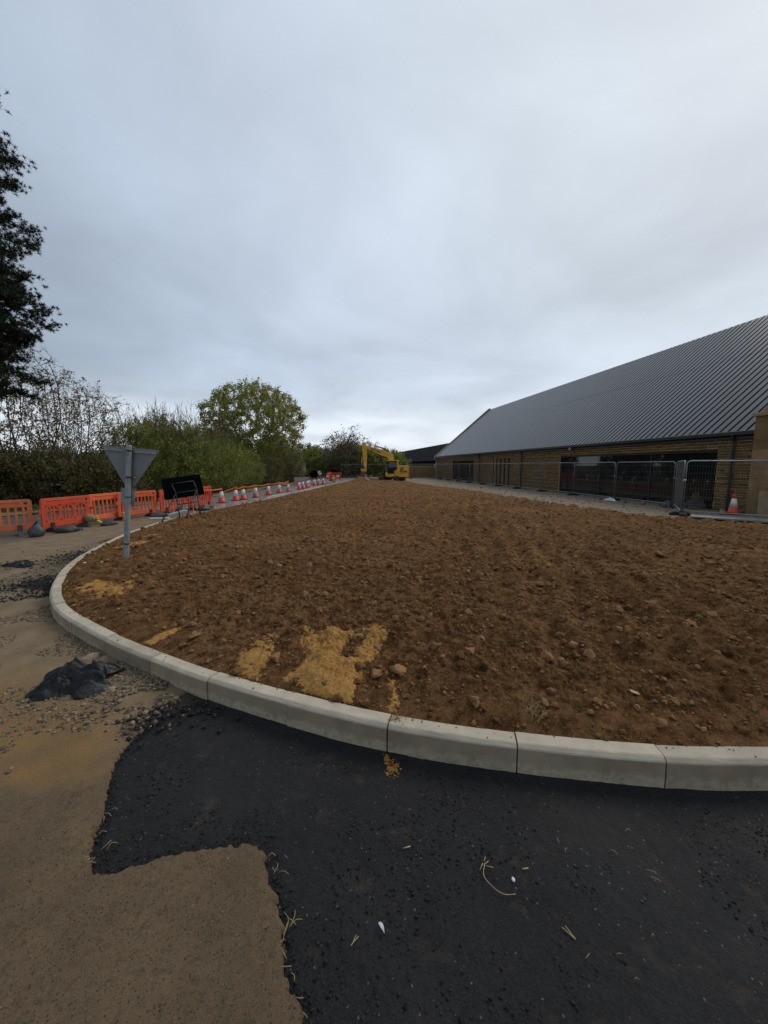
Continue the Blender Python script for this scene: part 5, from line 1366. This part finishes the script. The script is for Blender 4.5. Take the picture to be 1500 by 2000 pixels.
# blackthorn in blossom beside the road
bt = bush_proto(2.3, 1.25, 2600, .10, M['twig'], 0, M['leaf_far'])
bloss = leaf_mesh('blossom', ellipsoid(420, (.55, -.5, 1.5), (.55, .6, .85), .3), .10, M['blossom'])
put_tree('blackthorn', list(bt) + [bloss], (-9.9, 44.0, .05), 'small blackthorn with white blossom right of the big tree', 'shrub')

rng = np.random.default_rng(104)
# far hedge and trees along the horizon
def far_proto(h, w, leaves, mat, size=.26, n=300):
    roots = [[np.array([rng.normal(0, w * .25) * 1.0, rng.normal(0, w * .2), .5 * k]) for k in range(1)] for _ in range(4)]
    roots = [[r[0] + np.array([0, 0, .5 * k]) for k in range(4)] for r in roots]
    att = ellipsoid(n, (0, 0, h * .52), (w, w * .8, h * .5), .1); att = att[att[:, 2] > .3]
    return make_tree(att, None, .42, 3.5, .55, .016, 4, .65, leaves, size, M['twig'], mat, jit=.3, up=.3, roots=roots, rmax=.14, scatter=.2)
FAR = [far_proto(5.2, 3.0, 5200, M['leaf_far']), far_proto(6.2, 2.6, 1500, M['leaf_far'], .2), far_proto(4.4, 3.2, 5600, M['leaf_hedge'])]
fl_ = [((-15.5, 58), 0, 1.0, 'brown-green hedge tree right behind the big tree'), ((-12.2, 64), 2, 1.0, 'green hedge clump beyond the far cones on the left'), ((-11.5, 72), 0, .95, 'brown-green hedge tree above the grey sign board'), ((-9.0, 70), 0, .88, 'hazy hedge tree above the round black sign'),
       ((-7.0, 66), 0, .98, 'brown hedge tree above the red barrier'), ((-5.2, 62), 0, 1.05, 'hedge tree left of the excavator arm'), ((-3.4, 60), 2, .98, 'dark green bush behind the excavator arm'), ((-.6, 59), 2, .92, 'green bush between the excavator arm and cab'), ((1.6, 60), 2, .88, 'green bush behind the excavator cab'),
       ((-16, 80), 0, 1.2, 'distant hedge tree filling the gap beside the big tree'), ((-8.2, 62), 1, 1.08, 'bare twiggy tree rising left of the excavator'), ((-6.2, 60), 1, 1.15, 'bare twiggy tree between the red barrier and the excavator'), ((-4.6, 58), 1, 1.05, 'bare crooked tree just left of the excavator arm'), ((-2.4, 63), 1, .95, 'bare tree behind the top of the excavator arm'),
       ((-19, 66), 0, 1.3, 'distant tree behind the left side of the big tree'), ((-22, 52), 0, 1.2, 'tree showing between the hedge shrubs and the big tree'), ((-24, 42), 0, 1.1, 'tree behind the tall green shrubs')]
for i, ((x, y), k, s, lab) in enumerate(fl_): put_tree('distant_tree', FAR[k], (x, y, -.05), lab, 'tree', i * 2.1, (s, s, s), 'trees along the horizon')
rng = np.random.default_rng(105)
# gnarled dead tree left of the excavator
att = np.r_[ellipsoid(70, (.6, 0, 6.4), (1.3, 1.0, 1.7), .2), ellipsoid(40, (-1.6, 0, 4.6), (1.0, .8, 1.0), .2)]
dead = make_tree(att, [np.array([.12 * i - .05 * i * (i % 2), 0, .5 * i]) for i in range(8)], .4, 3.2, .5, .022, 3, .7, 60, .14, M['bark'], M['leaf_far'], rmax=.2)
put_tree('dead_tree', dead, (-5.0, 57.5, 0), 'gnarled leafless tree standing above the hedge left of the excavator')

rng = np.random.default_rng(106)
# Scots pine reaching in from the left
def pine():
    P0, P1, R0, R1, tuft = [], [], [], [], []
    H = 15.6
    zz = np.linspace(0, H, 24)
    tr = np.stack([.12 * np.sin(zz * .4), .10 * np.sin(zz * .33 + 1), zz], -1)
    for i in range(23):
        P0.append(tr[i]); P1.append(tr[i + 1]); R0.append(.30 * (1 - zz[i] / H * .85)); R1.append(.30 * (1 - zz[i + 1] / H * .85))
    z = 4.7
    while z < H:
        ln = (2.3 + .95 * min(1, (z - 4.7) / 6)) * (1 - max(0, (z - 4) / (H - 3.4)) ** 6) + .3
        for k in range(10):
            a = rng.uniform(0, 6.28); d = np.array([math.cos(a), math.sin(a), rng.uniform(-.12, .22)])
            p = np.array([.12 * math.sin(z * .4), .1 * math.sin(z * .33 + 1), z]); l = ln * rng.uniform(.65, 1.08); n = 9; r = .045
            for i in range(n):
                q = p + d * l / n; P0.append(p); P1.append(q); R0.append(r * (1 - i / n) + .008); R1.append(r * (1 - (i + 1) / n) + .008)
                if i > 1:
                    for s in (-1, 1, .3):
                        e = np.cross(d, [0, 0, 1]) * s * rng.uniform(.5, 1.1) + d * rng.uniform(.3, .9) + np.array([0, 0, rng.uniform(-.15, .35)])
                        e = e / np.linalg.norm(e); sl = (1 - .55 * i / n) * l * .27 * rng.uniform(.6, 1.2)
                        P0.append(q); P1.append(q + e * sl); R0.append(.013); R1.append(.006)
                        for u in np.linspace(.3, 1.08, 5):
                            tuft.append(q + e * sl * u + rng.normal(0, .05, 3))
                            if rng.random() < .6: tuft.append(q + e * sl * u + rng.normal(0, .14, 3) + np.array([0, 0, .06]))
                p = q; d = d + rng.normal(0, .10, 3) + np.array([0, 0, .02]); d = d / np.linalg.norm(d)
        z += rng.uniform(.30, .48)
    wood = tube_mesh('trunk', np.array(P0), np.array(P1), np.array(R0), np.array(R1), M['bark'])
    T = np.array(tuft); n = len(T); k = 26
    P = np.repeat(T, k, 0)
    d = unit(rng.normal(0, 1, (n * k, 3)) + np.array([0, 0, .45])); w = unit(np.cross(d, rng.normal(0, 1, (n * k, 3))))
    s = rng.uniform(.08, .16, (n * k, 1))
    V = np.stack([P - w * .010, P + w * .010, P + d * s], 1).reshape(-1, 3)
    F = np.arange(3 * n * k).reshape(-1, 3)
    nd = raw_mesh('crown', V, F, M['needle'], False, dict(shade=np.repeat(np.repeat(rng.random(n), k), 3)))
    return wood, nd
put_tree('pine_tree', pine(), (-15.55, 13.6, -.3), 'dark pine tree reaching in from the left edge', rz=.5)

rng = np.random.default_rng(107)
# grass on the verge
def blades(name, x, y, z, h, mat, label, cat, wdt=.012, lean=.35, kind='stuff', parent=None):
    n = len(x); a = rng.uniform(0, 6.28, n); hh = h * rng.uniform(.5, 1.3, n)
    P = np.stack([x, y, z], -1); sd = np.stack([np.cos(a), np.sin(a), np.zeros(n)], -1) * wdt / 2
    ln = np.stack([rng.normal(0, lean, n), rng.normal(0, lean, n), np.ones(n)], -1) * hh[:, None]
    mid = P + ln * .55; tip = P + ln + np.stack([ln[:, 0] * .7, ln[:, 1] * .7, -hh * .12], -1)
    V = np.stack([P - sd, P + sd, mid + sd * .7, tip, mid - sd * .7], 1).reshape(-1, 3); b = np.arange(n)[:, None] * 5
    F = np.concatenate([b + np.array([0, 1, 2, 4]), b + np.array([4, 2, 3, 3])], 0)
    F = np.concatenate([np.concatenate([b + np.array([0, 1, 2])]), b + np.array([0, 2, 4]), b + np.array([4, 2, 3])], 0)
    o = link(name, raw_mesh(name, V, F, mat, False, dict(shade=np.repeat(rng.random(n), 5))), parent)
    return tag(o, label, cat, kind=kind)
n = 26000
t = rng.random(n); ctr = catmull([(-19.5, 9.8), (-14.2, 14.0), (-12.2, 17.3), (-10.9, 21), (-10.2, 25), (-9.9, 30), (-9.6, 36), (-9.3, 42), (-8.6, 50), (-7.4, 57)], .1)
ii = (t * (len(ctr) - 1)).astype(int); off = np.abs(rng.normal(0, 1.0, n)) + .35
x = ctr[ii, 0] - off * .9; y = ctr[ii, 1] + off * .35
kp = vnoise(x * .9, y * .9, 140) > .34
x, y = x[kp], y[kp]
blades('verge_grass', x, y, np.full(len(x), .08) + fbm(x, y, .6, 4, 70) * .10, .22, M['blade'], 'rough green grass on the verge behind the barriers and cones', 'grass', .022)
# ------------------------------------------------------------------ small things on the ground
def crumpled(name, loc, size, rz, peak, seed, label, cat, mat='poly'):
    n, m = 70, 54
    u, v = np.meshgrid(np.linspace(-1, 1, n), np.linspace(-1, 1, m), indexing='ij')
    rr = np.hypot(u, v); th = np.arctan2(v, u)
    lim = .74 + .24 * fbm(np.cos(th) * 1.6 + seed, np.sin(th) * 1.6, 1, 3, seed) * 1.6
    sq = np.minimum(1, lim / np.maximum(np.maximum(np.abs(u), np.abs(v)), 1e-6) * np.maximum(np.abs(u), np.abs(v)))
    U, Vv = u * lim, v * lim
    f1 = 1 - np.abs(fbm(U * 1.6 + seed, Vv * 3.0, 1.0, 3, seed)) * 2.6
    f2 = 1 - np.abs(fbm(U * 1.6 + Vv * 3, Vv * 5 - U * 2, 1.0, 2, seed + 5)) * 3.2
    env = np.clip(1 - np.maximum(np.abs(u), np.abs(v)) ** 2.5, 0, 1)
    hgt = env * (.45 + .55 * np.clip(f1, 0, 1)) * .55 + .20 * env * np.clip(f2, 0, 1)
    for (pu, pv, ph, pw) in peak: hgt = hgt + ph * np.exp(-np.hypot(U - pu, Vv - pv) / pw)
    edge = .10 * (1 - env) * np.clip(fbm(U * 5, Vv * 5, 1, 2, seed + 9), 0, 1)
    hgt = hgt + edge
    x = U * size[0] + .05 * fbm(U * 3, Vv * 3, 1, 2, seed + 2); y = Vv * size[1] + .05 * fbm(U * 3 + 5, Vv * 3, 1, 2, seed + 3)
    F, used = grid_faces(np.ones_like(u, bool), n, m)
    o = link(name, raw_mesh(name, np.stack([x, y, hgt * size[2] + .004], -1).reshape(-1, 3), F, M[mat], True), None, loc, (0, 0, rz))
    md = o.modifiers.new('thickness', 'SOLIDIFY'); md.thickness = .003
    return tag(o, label, cat)
crumpled('black_polythene', (-2.54, 2.98, .03), (.36, .27, .21), R(14), [(-.15, .35, .75, .20), (.5, .2, .35, .3)], 4, 'crumpled sheet of black polythene lying in the gravel by the kerb', 'plastic sheet')
crumpled('black_rag', (-6.62, 6.82, .02), (.40, .16, .14), R(-14), [(.4, 0, .5, .35)], 9, 'small twisted black plastic rag on the road at the left edge', 'plastic sheet')
crumpled('black_scrap', (-5.38, 5.62, .02), (.16, .08, .08), R(25), [(0, 0, .3, .3)], 15, 'scrap of black plastic among the tarmac crumbs', 'plastic sheet')
def stalks(name, loc, specs, label, cat, mat='straw', r=.0016):
    o = thing(name, label, cat, loc)
    for pts in specs:
        P = catmull([p for p in pts], .012) if len(pts) > 2 else np.array(pts)
        z = .006 + .012 * np.sin(np.linspace(0, math.pi, len(P))) * random.uniform(.3, 1.2)
        B().tube([(p[0], p[1], zz) for p, zz in zip(P, z)], r, 5).build('stalk', M[mat], o, smooth=True)
    return o
stalks('dry_stalk', (.47, 1.52, .003), [[(0, .06), (-.02, .0), (.01, -.05), (.05, -.075), (.10, -.07)], [(-.01, .05), (.02, .07)], [(0, .05), (.035, .04)], [(-.01, .06), (-.03, .03)], [(0, .07), (.01, .09)]], 'curved dry stalk with a rooty end on the black tarmac', 'straw')
stalks('twig', (.75, 1.29, .003), [[(0, 0), (-.02, .045)], [(0, 0), (-.035, .04)]], 'pale V-shaped twig lying on the black tarmac', 'twig', r=.0016)
stalks('twig', (-.13, 1.27, .003), [[(0, 0), (.03, .03)], [(.005, 0), (.02, .035)]], 'pale forked bit of straw left of the white feather', 'twig', r=.0014)
stalks('dry_leaf', (.65, 1.555, .003), [[(-.014, 0), (.014, .003)]], 'small orange-brown leaf scrap right of the curved stalk', 'leaf', r=.003)
stalks('dry_leaf', (.11, 1.655, .003), [[(-.015, -.004), (.018, .005)]], 'tiny orange leaf scrap on the tarmac above the stalk', 'leaf', r=.003)
def clump(loc, n, sp, lab, rmin=.04, rmax=.12):
    sp_ = []
    for i in range(n):
        a = random.uniform(0, 6.28); l = random.uniform(rmin, rmax); x, y = random.gauss(0, sp * .5), random.gauss(0, sp)
        c, s = math.cos(a), math.sin(a); k = random.uniform(-.3, .3)
        sp_.append([(x, y), (x + c * l * .5 - s * l * k, y + s * l * .5 + c * l * k), (x + c * l, y + s * l)])
    return stalks('straw_clump', loc, sp_, lab, 'straw', r=.0010)
clump((-.375, 1.27, .006), 11, .07, 'wisps of straw caught at the edge of the cut road near the bottom', .03, .08)
clump((-1.37, 1.585, .006), 9, .04, 'wisps of straw in the left corner of the tarmac cut', .03, .08)
clump((-.50, 1.6, .008), 5, .05, 'a few straws by the notch in the cut road edge', .02, .06)
clump((-1.45, 1.85, .008), 4, .08, 'thin straws along the left edge of the fresh tarmac', .02, .07)
clump((-.33, 1.10, .008), 6, .05, 'straws at the very bottom of the cut road edge', .02, .06)
clump((1.2, 1.6, .006), 4, .1, 'stray straws on the tarmac at the right', .02, .05)
clump((.9, 1.2, .006), 6, .25, 'stray bits of straw on the tarmac at lower right', .012, .03)
q = B(); vs = []; n = 9
for i in range(n): t = i / (n - 1); w = .006 * math.sin(math.pi * min(1, t * .9 + .12)) ; vs += [(.042 * t, -w, .004 + .01 * math.sin(3 * t)), (.042 * t, w, .006 + .012 * math.sin(3 * t))]
q.add(vs, [(2 * i, 2 * i + 1, 2 * i + 3, 2 * i + 2) for i in range(n - 1)])
f = q.build('feather', M['white'], None, loc=(-.02, 1.345, .004), rot=(0, 0, R(-58))); f.modifiers.new('thick', 'SOLIDIFY').thickness = .002
tag(f, 'small white feather on the black tarmac', 'feather')
st = stone((.58, 1.51, .002), .009, 'tiny white pebble right of the curved stalk', 'white', 'pebble')
# sand crumbs below the kerb joint
v0 = np.stack([rng.normal(.055, .022, 160), rng.normal(2.15, .03, 160)], -1); v1 = np.stack([rng.normal(.02, .012, 50), rng.normal(2.235, .02, 50)], -1)
pp = np.r_[v0, v1]
rocks('sand_crumbs', np.c_[pp, np.full(len(pp), .004)], .003 + .008 * rng.random(len(pp)) ** 2, M['sand'], 1, .6, .2, False, .3, 'little spill of sand on the tarmac below a kerb joint', 'sand')
pp = np.stack([rng.normal(.075, .035, 120), rng.normal(2.36, .025, 120)], -1)
rocks('sand_crumbs', np.c_[pp, np.full(len(pp), KTOP)], .002 + .005 * rng.random(len(pp)) ** 2, M['sand'], 1, .6, .2, False, .3, 'sand lying on top of the kerb at a joint', 'sand')
# tufts on the bed
def tuft(x, y, n, h, mat, lab, spread=.04):
    xs, ys = rng.normal(x, spread, n), rng.normal(y, spread, n)
    blades('grass_tuft', xs, ys, soil_z(xs, ys), h, mat, lab, 'grass tuft', .004, .7, None)
tuft(1.02, 2.36, 60, .07, M['drygrass'], 'dry straw-coloured grass tuft in the soil just behind the kerb')
tuft(1.29, 2.22, 18, .04, M['blade'], 'tiny green sprout in the soil behind the kerb', .025)
tuft(-4.75, 6.15, 60, .07, M['blade'], 'small green weed left of the sign post foot', .06)
tuft(-4.55, 5.75, 50, .05, M['blade'], 'faint green weeds in the soil below the sign post', .14)
for i, (x, y) in enumerate(((-4.95, 6.2), (-4.72, 6.28), (-5.0, 6.0))):
    o = stone((x, y, float(soil_z(x, y)) + .02), .022, ['yellow flower head left of the sign post', 'yellow flower head nearest the sign post', 'yellow flower head beside the kerb'][i], 'tape', 'dandelion'); o['category'] = 'flower'; o.data.materials[0] = M['yellow']
x = stone((1.75, 2.52, float(soil_z(1.75, 2.52)) + .01), .03, 'pale fallen leaf on the soil near the right of the kerb', 'straw', 'dry_leaf'); x['category'] = 'leaf'; x.scale = (1, .6, .25)
# rubbish along the fence
def scrap(loc, label, name, cat, mat, size, seed): 
    return crumpled(name, loc, size, seed, [(0, 0, .4, .4)], seed, label, cat, mat)
scrap(tuple(SL(17.6, 14.3, .05)), 'crumpled white plastic sheet on the stones under the fence', 'white_sheet', 'plastic sheet', 'white', (.35, .2, .22), 21)
scrap(tuple(SL(14.9, 15.0, .05)), 'dark tarpaulin heaped under the fence by the wide window', 'dark_tarpaulin', 'tarpaulin', 'bag', (.85, .4, .32), 23)
scrap(tuple(SL(13.95, 15.25, .05)), 'grey netting bundle slumped against the window corner', 'netting_bundle', 'netting', 'greyrub', (.40, .28, .8), 25)
for i, (s, l, r, lab) in enumerate([(16.9, 14.5, .09, 'broken red brick beside the white plastic sheet'), (15.9, 14.6, .10, 'terracotta shard near the dark tarpaulin'), (18.6, 14.5, .08, 'red brick lump left of the white plastic sheet'), (26.4, 11.0, .10, 'bright red scrap at the edge of the soil bed')]):
    stone(tuple(SL(s, l, .05 if i < 3 else .22)), r, lab, 'terracotta' if i < 3 else 'red_orange', 'brick_shard')
q = B(); q.box((0, 0, .05), (2.2, .5, .06)); tag(q.build('grey_board', M['flash'], None, bevel=.01, loc=tuple(SL(10.7, 13.2, .06)), rot=(0, 0, R(-38))), 'flat grey board lying under the nearest fence panel', 'board')

#print('TRIS', sum(sum(len(p.vertices) - 2 for p in me.polygons) if len(me.polygons) < 2000 else len(me.loops) - 2 * len(me.polygons) for me in bpy.data.meshes))
